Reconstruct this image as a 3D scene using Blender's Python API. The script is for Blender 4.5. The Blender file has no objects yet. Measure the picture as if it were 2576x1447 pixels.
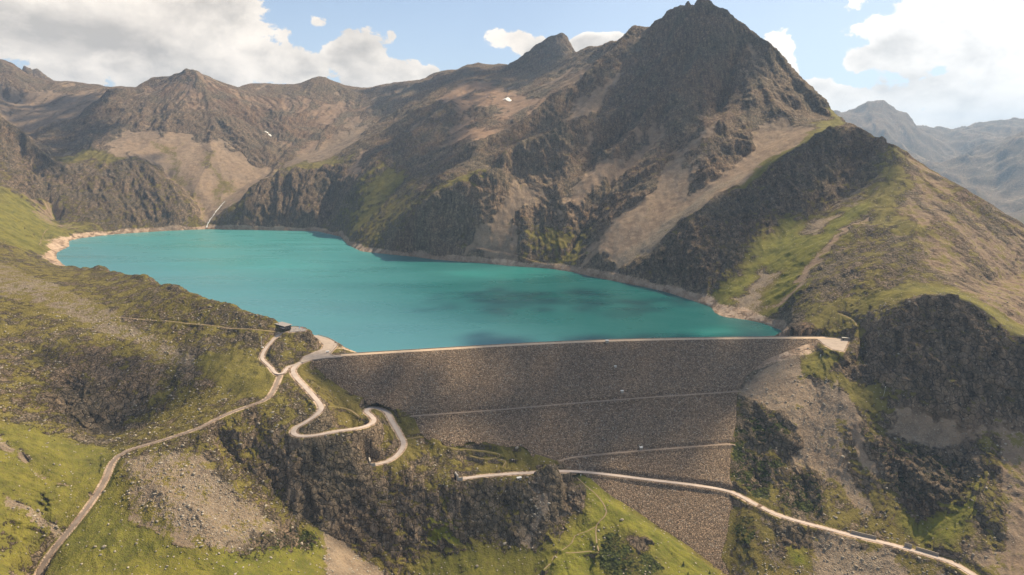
import bpy, bmesh, math, random
import numpy as np
from mathutils import Vector, Matrix
R = math.radians
sc = bpy.context.scene
C = sc.collection

# ---------------------------------------------------------------- camera
ZC = 250.0            # camera height above the dam crest (crest is z = 0)
PITCH = 0.2
F = 1717.0            # focal length in the photo's 2576-pixel-wide frame
cam_d = bpy.data.cameras.new('camera'); cam = bpy.data.objects.new('camera', cam_d); C.objects.link(cam)
cam.location = (0, 0, ZC); cam.rotation_euler = (math.pi/2 - PITCH, 0, 0)
cam_d.sensor_width = 36; cam_d.lens = 36*F/2576; cam_d.clip_start = 1; cam_d.clip_end = 60000
sc.camera = cam
# ---------------------------------------------------------------- light
SUN_AZ = R(52)        # from the view direction towards the right
SUN_EL = R(48)
SUN_DIR = Vector((math.sin(SUN_AZ)*math.cos(SUN_EL), math.cos(SUN_AZ)*math.cos(SUN_EL), math.sin(SUN_EL)))
sd = bpy.data.lights.new('sun', 'SUN'); sun = bpy.data.objects.new('sun', sd); C.objects.link(sun)
sd.energy = 5.0; sd.angle = R(0.9); sd.color = (1.0, 0.81, 0.55)
sun.location = SUN_DIR*3000
sun.rotation_euler = (-SUN_DIR).to_track_quat('-Z', 'Y').to_euler()
sc.view_settings.view_transform = 'Standard'; sc.view_settings.look = 'None'
sc.view_settings.exposure = 0.68; sc.view_settings.gamma = 1.0

# ---------------------------------------------------------------- node helper
class NT:
    def __init__(s, nt): s.t = nt; s.n = nt.nodes; s.l = nt.links
    def node(s, typ, ins=None, **kw):
        n = s.n.new(typ)
        for k, v in kw.items(): setattr(n, k, v)
        if ins:
            for k, v in ins.items():
                i = n.inputs[k]
                if isinstance(v, bpy.types.NodeSocket): s.l.new(v, i)
                else: i.default_value = v
        return n
    def math(s, op, a, b=0.0, c=0.0, clamp=False):
        n = s.node('ShaderNodeMath', {0: a, 1: b, 2: c}, operation=op); n.use_clamp = clamp
        return n.outputs[0]
    def vmath(s, op, a, b=(0,0,0)):
        return s.node('ShaderNodeVectorMath', {0: a, 1: b}, operation=op).outputs[0]
    def ss(s, v, lo, hi, a=0.0, b=1.0):
        return s.node('ShaderNodeMapRange', {0: v, 1: lo, 2: hi, 3: a, 4: b}, interpolation_type='SMOOTHSTEP').outputs[0]
    def lin(s, v, lo, hi, a=0.0, b=1.0):
        return s.node('ShaderNodeMapRange', {0: v, 1: lo, 2: hi, 3: a, 4: b}).outputs[0]
    def mix(s, f, a, b, mode='MIX'):
        n = s.n.new('ShaderNodeMix'); n.data_type = 'RGBA'; n.blend_type = mode
        for k, v in ((0, f), (6, a), (7, b)):
            if isinstance(v, bpy.types.NodeSocket): s.l.new(v, n.inputs[k])
            elif k == 0: n.inputs[k].default_value = v
            else: n.inputs[k].default_value = (*v, 1) if len(v) == 3 else v
        return n.outputs[2]
    def noise(s, vec, scale, detail=4, rough=0.55, dist=0.0, lac=2.0):
        n = s.node('ShaderNodeTexNoise', {'Vector': vec, 'Scale': scale, 'Detail': detail, 'Roughness': rough, 'Distortion': dist, 'Lacunarity': lac})
        return n.outputs[0]
    def voro(s, vec, scale, feature='F1', rnd=1.0):
        return s.node('ShaderNodeTexVoronoi', {'Vector': vec, 'Scale': scale, 'Randomness': rnd}, feature=feature)
def new_mat(name):
    m = bpy.data.materials.new(name); m.use_nodes = True; m.node_tree.nodes.clear()
    return m, NT(m.node_tree)
def plain(name, col, rough=0.7, metal=0.0, var=0.15, scale=1.0):
    m, t = new_mat(name)
    tc = t.node('ShaderNodeTexCoord').outputs['Object']
    f = t.noise(tc, scale, 4)
    c = t.mix(t.lin(f, 0.3, 0.7), [k*(1-var) for k in col], [min(1, k*(1+var)) for k in col])
    b = t.node('ShaderNodeBsdfPrincipled', {'Base Color': c, 'Roughness': rough, 'Metallic': metal})
    o = t.node('ShaderNodeOutputMaterial', {'Surface': b.outputs[0]})
    return m

# ---------------------------------------------------------------- sky: Nishita plus procedural clouds by direction
def build_world():
    w = bpy.data.worlds.new('World'); sc.world = w; w.use_nodes = True
    w.node_tree.nodes.clear(); t = NT(w.node_tree)
    sky = t.node('ShaderNodeTexSky', sky_type='NISHITA', sun_disc=False)
    sky.sun_elevation = SUN_EL; sky.sun_rotation = SUN_AZ; sky.altitude = 2400; sky.air_density = 1.0; sky.dust_density = 2.0; sky.ozone_density = 1.0
    skyc = t.node('ShaderNodeVectorMath', {0: sky.outputs[0], 'Scale': 0.1}, operation='SCALE').outputs[0]
    d = t.node('ShaderNodeTexCoord').outputs['Generated']
    sep = t.node('ShaderNodeSeparateXYZ', {0: d})
    az = t.math('ARCTAN2', sep.outputs[0], sep.outputs[1])
    el = t.math('ARCSINE', sep.outputs[2])
    p = t.node('ShaderNodeCombineXYZ', {0: az, 1: t.math('MULTIPLY', el, 1.35), 2: 0.3}).outputs[0]
    # billow noise in azimuth/elevation
    n1 = t.noise(p, 5.5, 9, 0.56, 0.25)
    n2 = t.noise(t.vmath('ADD', p, (3.1, 7.7, 1.0)), 22.0, 6, 0.6, 0.2)
    nb = t.math('ADD', t.math('MULTIPLY', t.math('SUBTRACT', n1, 0.5), 4.2), t.math('MULTIPLY', t.math('SUBTRACT', n2, 0.5), 2.0))
    BL = CLOUDS
    acc = None; thick = None
    for (a0, e0, ra, re, k) in BL:
        dx = t.math('DIVIDE', t.math('SUBTRACT', az, a0), ra)
        dy = t.math('DIVIDE', t.math('SUBTRACT', el, e0), re)
        r2 = t.math('ADD', t.math('MULTIPLY', dx, dx), t.math('MULTIPLY', dy, dy))
        v = t.math('MULTIPLY', t.math('SUBTRACT', 1.0, r2), k)
        acc = v if acc is None else t.node('ShaderNodeMath', {0: acc, 1: v, 2: 0.4}, operation='SMOOTH_MAX').outputs[0]
    field = t.math('ADD', t.math('MINIMUM', acc, 0.9), nb)
    alpha = t.ss(field, 0.02, 0.20)
    # shading: grey undersides where the cloud is deep, bright rims; lumps from noise shifted towards the sun
    n3 = t.noise(t.vmath('ADD', p, (0.03, 0.035, 0.0)), 5.5, 9, 0.56, 0.25)
    relief = t.math('SUBTRACT', n1, n3)
    deep = t.ss(field, 0.15, 1.15)
    sh = t.math('ADD', t.math('SUBTRACT', 0.97, t.math('MULTIPLY', deep, 0.26)), t.math('MULTIPLY', relief, 1.6))
    # big soft variation (shaded bases)
    nl = t.noise(t.node('ShaderNodeCombineXYZ', {0: t.math('MULTIPLY', az, 1.0), 1: t.math('MULTIPLY', el, 3.4), 2: 4.0}).outputs[0], 3.2, 5, 0.55)
    sh = t.math('ADD', sh, t.math('MULTIPLY', t.math('SUBTRACT', nl, 0.5), 0.65))
    # brighter towards the sun (forward scattering)
    glow = t.node('ShaderNodeVectorMath', {0: d, 1: tuple(SUN_DIR)}, operation='DOT_PRODUCT').outputs['Value']
    gl = t.ss(glow, 0.45, 0.95)
    sh = t.math('ADD', sh, t.math('MULTIPLY', gl, 0.22))
    sh = t.math('MAXIMUM', sh, 0.56)
    warm = t.mix(gl, (0.78, 0.70, 0.61), (0.80, 0.80, 0.80))
    grey = t.mix(gl, (0.46, 0.42, 0.38), (0.58, 0.61, 0.64))
    cc = t.mix(t.ss(sh, 0.4, 1.05), grey, warm)
    cc = t.node('ShaderNodeVectorMath', {0: cc, 'Scale': t.math('ADD', 0.45, t.math('MULTIPLY', sh, 0.55))}, operation='SCALE').outputs[0]
    # thin veil near the horizon
    skyc = t.mix(0.38, skyc, (0.33, 0.375, 0.42))
    veil = t.math('MULTIPLY', t.ss(el, 0.28, -0.02), 0.30)
    skyv = t.mix(veil, skyc, (0.60, 0.64, 0.67))
    skyv = t.mix(t.math('MULTIPLY', gl, 0.35), skyv, (0.80, 0.84, 0.88))
    col = t.mix(alpha, skyv, cc)
    bg = t.node('ShaderNodeBackground', {'Color': col, 'Strength': 1.0})
    t.node('ShaderNodeOutputWorld', {'Surface': bg.outputs[0]})
def azel(U, V):
    a = (U-1288)/F; b = (723.5-V)/F
    x, y, z = a, math.cos(PITCH)+b*math.sin(PITCH), -math.sin(PITCH)+b*math.cos(PITCH)
    n = math.sqrt(x*x+y*y+z*z)
    return math.atan2(x, y), math.asin(z/n)
CL_PX = [  # U, V, rU, rV, strength
    (120, 60, 520, 190, 1.0), (480, 60, 260, 170, 1.0), (620, 110, 170, 110, 0.9), (300, 190, 460, 90, 0.9), (700, 170, 130, 70, 0.8),
    (905, 155, 95, 85, 0.95), (985, 190, 110, 55, 0.9), (1070, 190, 60, 26, 0.8), (790, 52, 34, 18, 0.4), (985, 93, 12, 12, 0.2),
    (1285, 105, 75, 36, 0.75), (1340, 130, 60, 35, 0.7), (1490, 115, 75, 26, 0.75), (1550, 105, 30, 14, 0.3),
    (1960, 125, 55, 62, 0.9), (1985, 175, 40, 50, 0.8), (2060, 215, 62, 40, 0.85), (2130, 90, 60, 45, 0.6),
    (2330, 90, 210, 140, 1.0), (2500, 60, 230, 220, 1.0), (2330, 240, 260, 110, 0.9), (2500, 300, 240, 70, 0.7), (2170, 150, 80, 60, 0.7), (2110, 255, 90, 60, 0.8), (2150,0,60,40,.6)]
CLOUDS = []
for (U, V, ru, rv, k) in CL_PX:
    a0, e0 = azel(U, V); a1, _ = azel(U+ru, V); _, e1 = azel(U, V-rv)
    CLOUDS.append((a0, e0, abs(a1-a0), abs(e1-e0), k))
# clouds overhead and behind, out of the frame
CLOUDS += [(0.9, 0.5, 0.5, 0.16, 0.7), (2.4, 0.35, 0.5, 0.16, 0.8), (-1.9, 0.4, 0.5, 0.16, 0.8)]
build_world()

# ---------------------------------------------------------------- geometry helpers
def PX(U, V, y=None, z=None):
    a = (U-1288)/F; b = (723.5-V)/F
    yc = math.cos(PITCH)+b*math.sin(PITCH); zc = -math.sin(PITCH)+b*math.cos(PITCH)
    t = y/yc if y is not None else (z-ZC)/zc
    return (a*t, yc*t, ZC+zc*t)
def tag(o, label=None, cat=None, group=None, kind=None):
    if label: o['label'] = label
    if cat: o['category'] = cat
    if group: o['group'] = group
    if kind: o['kind'] = kind
    return o
def mesh_obj(name, verts, faces, mat=None, parent=None, smooth=False):
    me = bpy.data.meshes.new(name)
    me.from_pydata([tuple(v) for v in verts], [], faces); me.update()
    o = bpy.data.objects.new(name, me); C.objects.link(o)
    if mat: me.materials.append(mat)
    if parent: o.parent = parent
    if smooth: me.shade_smooth()
    return o
def grid_obj(name, X, Y, Z, mat, attrs=None, keep=None):
    nr, nc = X.shape
    me = bpy.data.meshes.new(name)
    co = np.empty((nr*nc, 3), np.float32); co[:, 0] = X.ravel(); co[:, 1] = Y.ravel(); co[:, 2] = Z.ravel()
    idx = np.arange(nr*nc, dtype=np.int32).reshape(nr, nc)
    q = np.stack([idx[:-1, :-1], idx[:-1, 1:], idx[1:, 1:], idx[1:, :-1]], -1).reshape(-1, 4)
    if keep is not None: q = q[keep.ravel()]
    n = len(q)
    me.vertices.add(nr*nc); me.vertices.foreach_set('co', co.ravel())
    me.loops.add(n*4); me.loops.foreach_set('vertex_index', q.ravel().astype(np.int32))
    me.polygons.add(n); me.polygons.foreach_set('loop_start', np.arange(0, n*4, 4, dtype=np.int32))
    me.update(calc_edges=True); me.shade_smooth()
    for k, A in (attrs or {}).items():
        at = me.attributes.new(k, 'FLOAT_COLOR', 'POINT')
        at.data.foreach_set('color', A.reshape(-1, 4).astype(np.float32).ravel())
    o = bpy.data.objects.new(name, me); C.objects.link(o)
    if mat: me.materials.append(mat)
    return o
def poly_dist(px, py, P):
    """signed distance of points to a closed polygon (negative inside)"""
    P = np.asarray(P, float); d2 = np.full(px.shape, 1e18); ins = np.zeros(px.shape, bool)
    n = len(P)
    for i in range(n):
        ax, ay = P[i]; bx, by = P[(i+1) % n]
        ex, ey = bx-ax, by-ay; L = ex*ex+ey*ey+1e-9
        t = np.clip(((px-ax)*ex+(py-ay)*ey)/L, 0, 1)
        dx = px-ax-t*ex; dy = py-ay-t*ey
        d2 = np.minimum(d2, dx*dx+dy*dy)
        c = (ay > py) != (by > py)
        ins ^= c & (px < ex*(py-ay)/(ey if abs(ey) > 1e-9 else 1e-9)+ax)
    d = np.sqrt(d2)
    return np.where(ins, -d, d)
def line_dist(px, py, P):
    d2 = np.full(px.shape, 1e18); zz = np.zeros(px.shape)
    for i in range(len(P)-1):
        ax, ay, az_ = P[i]; bx, by, bz = P[i+1]
        ex, ey = bx-ax, by-ay; L = ex*ex+ey*ey+1e-9
        t = np.clip(((px-ax)*ex+(py-ay)*ey)/L, 0, 1)
        dd = (px-ax-t*ex)**2+(py-ay-t*ey)**2
        m = dd < d2; d2 = np.where(m, dd, d2); zz = np.where(m, az_+t*(bz-az_), zz)
    return np.sqrt(d2), zz
def spline(pts, step=6.0):
    """Catmull-Rom through 3D points, resampled"""
    P = [np.array(p, float) for p in pts]; P = [2*P[0]-P[1]]+P+[2*P[-1]-P[-2]]; out = []
    for i in range(1, len(P)-2):
        L = np.linalg.norm(P[i+1]-P[i]); n = max(2, int(L/step))
        for k in range(n):
            t = k/n
            out.append(0.5*((2*P[i])+(-P[i-1]+P[i+1])*t+(2*P[i-1]-5*P[i]+4*P[i+1]-P[i+2])*t*t+(-P[i-1]+3*P[i]-3*P[i+1]+P[i+2])*t**3))
    out.append(P[-2])
    return np.array(out)
# ================================================================ the land: control lines in real space
WATER_Z = -12.0
def Y_(pts): return [PX(U, V, y=y) for (U, V, y) in pts]
def Z_(pts): return [PX(U, V, z=z) for (U, V, z) in pts]
# --- lake outline (world xy on the water plane)
SHORE_PX = [(915, 890), (1400, 868), (1800, 855), (1974, 843), (1964, 830), (1917, 813), (1877, 805), (1817, 797), (1797, 787), (1790, 773), (1717, 748), (1676, 735), (1626, 723), (1560, 710),
            (1493, 697), (1443, 685), (1376, 675), (1293, 670), (1226, 663), (1092, 653), (1042, 646), (959, 638), (909, 633), (875, 616), (858, 596),
            (800, 582), (700, 580), (520, 577), (417, 581), (283, 590), (200, 600), (173, 606), (175, 620), (143, 636), (143, 650), (160, 666), (183, 678)]
shore = [PX(U, V, z=WATER_Z)[:2] for U, V in SHORE_PX]
shore += [(-850, 1370), (-700, 1230), (-520, 1085), (-400, 985), (-300, 915)]
# --- dam
CREST = np.array([(-250, 800, 0), (-215, 811, 0), (-100, 836, 0), (0, 857, 0), (126, 877, 0), (270, 888, 0), (415, 892, 0), (470, 890, 0)], float)
DAM_SLOPE = 1.5
CREST_S = spline(CREST, 8)
DAM_PX = [(770, 905), (820, 950), (880, 990), (930, 1008), (985, 1020), (1040, 1050), (1055, 1085), (1110, 1112), (1150, 1120), (1200, 1108), (1310, 1122), (1345, 1142), (1400, 1160), (1425, 1172), (1422, 1192), (1475, 1196), (1530, 1245), (1600, 1288), (1660, 1330), (1730, 1375), (1800, 1430), (1825, 1450), (1860, 1480),
          (1815, 1400), (1832, 1340), (1838, 1290), (1852, 1262), (1850, 1240), (1838, 1200), (1840, 1120), (1855, 1060), (1855, 990), (1880, 945), (1930, 905), (2000, 878), (2050, 862), (2075, 851), (1900, 846), (1700, 848), (1527, 853), (1350, 864), (1150, 877), (950, 890), (850, 893)]
def dam_hit(U, V):
    lo, hi = 300.0, 1000.0
    for _ in range(40):
        m = (lo+hi)/2; x, y, z = PX(U, V, y=m)
        d, _z = line_dist(np.array([x]), np.array([y]), CREST_S)
        zd = -(max(d[0]-6, 0))/DAM_SLOPE if y < 850+0.1*x else 0
        if z > zd: lo = m
        else: hi = m
    return PX(U, V, y=lo)
DAM_W = [dam_hit(U, V) for U, V in DAM_PX]
DAM_POLY = [(p[0], p[1]) for p in DAM_W]
# --- roads: pixel, height -> world
ROADS = {
 'valley_road': dict(w=5.2, pts=Z_([(2520, 1490, -146), (2450, 1447, -144.5), (2385, 1412, -142), (2250, 1372, -138.5), (2150, 1348, -136), (2050, 1322, -133), (1960, 1296, -129.5), (1900, 1268, -126), (1840, 1238, -122.5)])),
 'dam_road': dict(w=5.0, pts=None, px=[(1840, 1238), (1760, 1222), (1630, 1206), (1500, 1190), (1425, 1185)]),
 'cliff_road': dict(w=5.5, pts=Z_([(1425, 1185, -101.5), (1380, 1187, -100.5), (1340, 1189, -99.5), (1280, 1192, -99), (1200, 1199, -98), (1150, 1206, -97)])),
 'switchback_road': dict(w=5.8, pts=Z_([(932, 1170, -80), (975, 1160, -78), (1002, 1141, -75.5), (1015, 1117, -71.5), (1006, 1094, -65.5), (987, 1062, -57), (972, 1037, -50), (950, 1026, -47), (929, 1027, -45.8), (922, 1035, -45.2), (934, 1046, -44.8), (941, 1058, -44.2), (930, 1068, -43.5), (900, 1077, -42), (850, 1084, -39.5), (790, 1095, -36), (752, 1096, -33.8), (738, 1088, -32.5), (745, 1075, -30.5), (768, 1062, -27.5), (792, 1046, -23.5), (808, 1028, -19.5), (800, 1010, -16.5), (772, 978, -11.5), (742, 945, -5), (737, 930, -2.5), (752, 914, -0.7), (778, 903, 0.0)])),
 'hut_road': dict(w=4.2, pts=Z_([(748, 916, -1.0), (725, 923, -1.9), (713, 937, -2.4), (695, 939, -2.0), (678, 921, 0), (660, 903, 3), (661, 890, 6), (672, 872, 10), (690, 852, 15), (708, 838, 19), (728, 833, 22)])),
 'gravel_track': dict(w=4.2, pts=Z_([(706, 940, -3), (690, 978, -8), (672, 1002, -11), (640, 1016, -14), (600, 1030, -17), (560, 1046, -20), (500, 1076, -25), (430, 1100, -30), (380, 1115, -34), (320, 1134, -38), (285, 1160, -43), (265, 1205, -50), (235, 1255, -57), (190, 1315, -66), (140, 1375, -76), (112, 1415, -83), (95, 1450, -89), (80, 1500, -97)])),
}
ROADS['dam_road']['pts'] = [dam_hit(U, V) for U, V in ROADS['dam_road']['px']]
ROADS['dam_road']['pts'][0] = ROADS['valley_road']['pts'][-1]; ROADS['dam_road']['pts'][-1] = ROADS['cliff_road']['pts'][0]
PLAZA_PX = [(755, 910), (764, 897), (790, 886), (810, 878), (814, 868), (800, 853), (787, 843), (800, 844), (825, 851), (846, 862), (848, 870), (838, 880), (830, 889), (838, 893.5), (860, 894.2), (862, 898.2), (826, 900), (784, 905), (762, 912)]
PLAZA = [PX(U, V, z=0)[:2] for U, V in PLAZA_PX]
LOT_PX = [(2050, 849), (2085, 851), (2110, 852), (2135, 855), (2130, 868), (2122, 884), (2095, 879), (2075, 868), (2062, 857)]
LOT = [PX(U, V, z=0)[:2] for U, V in LOT_PX]
TERRACE = [PX(U, V, z=22.5)[:2] for U, V in [(728, 836), (735, 822), (752, 823), (770, 829), (768, 833), (750, 834)]]

L = []   # 3D control lines
def add(pts): L.append(pts)
# skylines at the back
add(Y_([(-400, 120, 3500), (-200, 140, 3600), (0, 148, 3700), (35, 165, 3720), (75, 195, 3750), (137, 206, 3800), (187, 202, 3800), (260, 218, 3800), (340, 221, 3650), (370, 218, 3500), (400, 203, 3450), (430, 190, 3400), (455, 180, 3370), (481, 169, 3350), (500, 179, 3360), (530, 193, 3400), (560, 212, 3450), (600, 221, 3550), (640, 208, 3650), (700, 210, 3700), (745, 212, 3720), (780, 203, 3700), (795, 194, 3700), (813, 181, 3700), (828, 198, 3700), (859, 213, 3750), (929, 221, 3800), (1002, 204, 3850), (1066, 203, 3850), (1090, 186, 3850), (1126, 171, 3850), (1145, 180, 3850), (1169, 163, 3850), (1226, 159, 3850), (1286, 163, 3800), (1294, 170, 3700), (1319, 160, 3600), (1343, 130, 3500), (1357, 110, 3450), (1377, 101, 3430), (1390, 80, 3420), (1420, 78, 3420), (1429, 96, 3420), (1449, 142, 3300), (1470, 130, 3100), (1493, 115, 2900), (1546, 112, 2700), (1576, 95, 2500), (1593, 75, 2400), (1660, 54, 2250), (1680, 36, 2200), (1717, 16, 2120), (1747, -2, 2080), (1762, -6, 2060), (1779, 0, 2050), (1807, 32, 2040), (1851, 63, 2020), (1884, 97, 2000), (1917, 127, 1970), (1951, 149, 1940), (1984, 177, 1910), (2018, 217, 1870), (2051, 250, 1820), (2084, 284, 1760), (2101, 287, 1700), (2118, 310, 1620)]))
add(Y_([(50, 172, 4400), (62, 160, 4400), (90, 170, 4400), (100, 178, 4400), (115, 193, 4400), (122, 197, 4400), (137, 206, 4400)]))
# right-hand ridge skyline
add(Y_([(1985, 308, 1660), (2030, 318, 1620), (2090, 323, 1560), (2124, 314, 1500), (2184, 346, 1430), (2211, 356, 1400), (2245, 369, 1370), (2268, 390, 1350), (2311, 414, 1320), (2351, 437, 1290), (2385, 457, 1260), (2425, 483, 1230), (2485, 523, 1180), (2576, 583, 1120), (2800, 740, 1000)]))
# spur from the saddle down to the shore (E)
add(Y_([(2119, 316, 1510), (2051, 340, 1490), (1964, 405, 1460), (1891, 443, 1435), (1841, 480, 1415), (1760, 545, 1385), (1690, 600, 1365), (1620, 655, 1355)]))
# spur H: from the shoulder down to the right abutment
add(Y_([(2245, 371, 1360), (2231, 413, 1320), (2211, 450, 1280), (2200, 503, 1220), (2177, 560, 1160), (2130, 603, 1115), (2077, 650, 1075), (2044, 696, 1035), (2010, 736, 1000), (1990, 790, 965), (1985, 820, 945)]))
# grassy hollow between E and H
add(Y_([(2190, 420, 1395), (2130, 480, 1340), (2060, 540, 1290), (1990, 600, 1230), (1930, 680, 1160), (1870, 740, 1110), (1830, 780, 1075)]))
# right slope
add(Y_([(2330, 560, 1080), (2290, 640, 1010), (2250, 700, 960), (2215, 760, 900), (2190, 800, 875)]))
add(Y_([(2576, 700, 1010), (2480, 720, 960), (2400, 735, 880), (2300, 745, 870), (2230, 770, 875)]))
add(Y_([(2700, 800, 900), (2600, 830, 840), (2480, 770, 830)]))
# buttress crest, foot
add(Y_([(2190, 830, 850), (2230, 798, 842), (2267, 771, 836), (2310, 755, 832), (2380, 742, 822), (2434, 764, 805), (2467, 788, 790), (2517, 828, 770), (2574, 858, 750), (2700, 930, 720)]))
add(Y_([(2085, 905, 828), (2140, 955, 800), (2220, 990, 762), (2300, 1003, 742), (2380, 1020, 730), (2450, 1030, 722), (2576, 1050, 712), (2750, 1100, 690)]))
add(Z_([(2095, 885, -1), (2140, 862, 2), (2160, 850, 12)]))
add(Y_([(2175, 850, 868), (2150, 870, 862), (2170, 930, 838)]))
# pyramid: arete, gullies
add(Y_([(1811, 103, 1985), (1850, 170, 1920), (1884, 205, 1870), (1950, 250, 1790), (1977, 300, 1690), (1985, 308, 1660)]))
add(Y_([(2000, 240, 1830), (2040, 290, 1760), (2070, 310, 1680)]))
add(Y_([(1762, -4, 2035), (1790, 60, 1995), (1811, 103, 1960), (1780, 150, 1935), (1740, 190, 1905), (1700, 230, 1875), (1640, 290, 1825), (1600, 330, 1795), (1545, 400, 1725), (1480, 470, 1665), (1420, 540, 1615)]))
add(Y_([(1690, 100, 2155), (1640, 160, 2125), (1580, 240, 2075), (1530, 300, 2035), (1500, 340, 2005)]))
add(Y_([(1830, 300, 1710), (1760, 330, 1690), (1700, 420, 1610), (1640, 480, 1550), (1560, 560, 1480), (1510, 630, 1435)]))
add(Y_([(1790, 90, 2040), (1730, 170, 2010), (1680, 240, 1960), (1620, 310, 1900)]))
add(Y_([(1500, 180, 2300), (1450, 260, 2170), (1400, 310, 2070)]))
add(Y_([(1850, 190, 1960), (1830, 260, 1890), (1800, 310, 1830)]))
add(Y_([(1870, 230, 1850), (1880, 300, 1730)]))
# scree chutes
add(Y_([(1985, 335, 1620), (1900, 385, 1575), (1800, 450, 1510), (1700, 545, 1450), (1600, 640, 1395)]))
add(Y_([(1675, 310, 1840), (1640, 370, 1770), (1590, 430, 1710), (1530, 500, 1650), (1480, 570, 1600), (1440, 640, 1550)]))
# crest C with pinnacles
add(Y_([(1590, 78, 2355), (1555, 130, 2285), (1500, 180, 2225), (1441, 215, 2165), (1419, 228, 2145), (1379, 263, 2105), (1359, 285, 2085), (1336, 303, 2055), (1309, 319, 2025), (1272, 343, 1985), (1226, 363, 1945), (1206, 374, 1925), (1192, 384, 1905), (1120, 440, 1835), (1060, 500, 1785), (1010, 560, 1745), (985, 610, 1705)]))
# crest D
add(Y_([(1560, 270, 1940), (1489, 313, 1900), (1446, 320, 1880), (1376, 344, 1840), (1326, 364, 1810), (1273, 378, 1785), (1246, 412, 1750), (1180, 450, 1715), (1109, 477, 1700), (1060, 520, 1685)]))
add(Y_([(1430, 300, 2065), (1360, 335, 2015), (1290, 360, 1975), (1220, 400, 1925), (1150, 440, 1875), (1080, 490, 1835)]))  # gully between C and D
add(Y_([(1560, 370, 1875), (1480, 420, 1805), (1400, 440, 1765), (1300, 440, 1785), (1240, 470, 1760)]))
add(Y_([(1440, 510, 1655), (1350, 560, 1620), (1280, 590, 1600), (1220, 620, 1600), (1120, 630, 1640)]))
# cirque with snow patch
add(Y_([(1450, 150, 3150), (1406, 167, 3050), (1366, 197, 2900), (1326, 225, 2750), (1290, 250, 2620), (1250, 262, 2600), (1215, 300, 2450), (1190, 340, 2250), (1186, 375, 2080)]))
add(Y_([(1500, 200, 2460), (1440, 240, 2390), (1380, 290, 2320), (1310, 335, 2240), (1230, 372, 2140)]))
# spur A
add(Y_([(1340, 195, 3150), (1260, 200, 3080), (1213, 199, 3000), (1173, 203, 2980), (1146, 217, 2940), (1106, 230, 2890), (1076, 254, 2840), (1046, 277, 2790), (1019, 300, 2740), (992, 323, 2690), (942, 347, 2640), (909, 360, 2610), (875, 380, 2575), (817, 413, 2520), (734, 423, 2470), (694, 447, 2420), (643, 483, 2360), (600, 525, 2310), (565, 560, 2275)]))
add(Y_([(1150, 250, 2650), (1080, 320, 2450), (1010, 380, 2300), (940, 430, 2200), (890, 490, 2130)]))
add(Y_([(1180, 300, 2510), (1110, 370, 2310), (1040, 430, 2140), (970, 500, 2040), (910, 570, 1960)]))
add(Y_([(860, 450, 2330), (840, 520, 2290), (830, 570, 2260)]))
# back valley behind spur A
add(Y_([(1250, 180, 3500), (1120, 215, 3450), (1040, 255, 3350), (980, 300, 3180), (900, 345, 2980), (830, 380, 2860), (740, 395, 2800), (700, 430, 2720), (620, 470, 2560), (560, 520, 2400), (525, 560, 2300)]))
add(Y_([(960, 240, 3500), (900, 275, 3400), (820, 300, 3250), (740, 330, 3100), (690, 370, 2950)]))
# central peak flanks
add(Y_([(481, 172, 3350), (520, 240, 3200), (560, 290, 3080), (600, 330, 2980), (650, 375, 2900), (700, 385, 2860), (730, 400, 2800)]))
add(Y_([(380, 325, 2880), (450, 345, 2820), (520, 360, 2790), (600, 400, 2740), (680, 440, 2700)]))
add(Y_([(300, 400, 2560), (380, 440, 2500), (430, 480, 2420), (470, 530, 2320)]))
add(Y_([(420, 450, 2560), (480, 500, 2440), (510, 545, 2340)]))
add(Y_([(334, 230, 3350), (293, 235, 3280), (233, 283, 3120), (220, 300, 3060), (173, 330, 2920), (110, 348, 2820), (60, 360, 2760)]))
add(Y_([(100, 400, 2560), (180, 385, 2620), (270, 385, 2600), (340, 410, 2540), (420, 455, 2450), (480, 510, 2360), (500, 545, 2320)]))
add(Y_([(0, 255, 3400), (120, 270, 3350), (200, 262, 3300), (280, 240, 3400)]))
add(Y_([(0, 340, 2950), (80, 330, 2960), (160, 300, 3050)]))
# left front ridge
add(Y_([(-200, 200, 2600), (0, 292, 2500), (50, 330, 2470), (100, 378, 2440), (130, 410, 2420)]))
add(Y_([(-100, 420, 2250), (0, 400, 2330), (60, 420, 2390), (110, 450, 2350)]))
add(Y_([(-150, 480, 2050), (0, 470, 2130), (60, 490, 2180), (110, 530, 2200), (150, 570, 2180)]))
# left bank of the lake
add(Y_([(-150, 560, 1650), (0, 560, 1700), (60, 590, 1820), (100, 610, 1900)]))
add(Y_([(-250, 650, 1250), (-100, 640, 1350), (0, 635, 1400), (60, 650, 1500), (100, 660, 1580), (140, 672, 1560)]))
# left hill crest line facing the lake
add(Y_([(140, 680, 1420), (183, 678, 1400), (200, 678, 1330), (233, 681, 1240), (267, 683, 1170), (327, 692, 1100), (360, 705, 1045), (393, 715, 1010), (467, 734, 950), (520, 750, 920), (567, 765, 900), (627, 785, 880), (690, 810, 862), (715, 822, 858)]))
add(Z_([(745, 828, 22), (765, 832, 21), (775, 838, 12), (787, 846, 2)]))
add(Z_([(815, 848, -0.5), (850, 864, -0.5), (885, 876, -9)]))
add(Z_([(805, 868, 1), (770, 876, 6), (745, 885, 4), (730, 905, 2)]))
add(Z_([(700, 870, 13), (735, 860, 14), (770, 858, 10)]))
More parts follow.
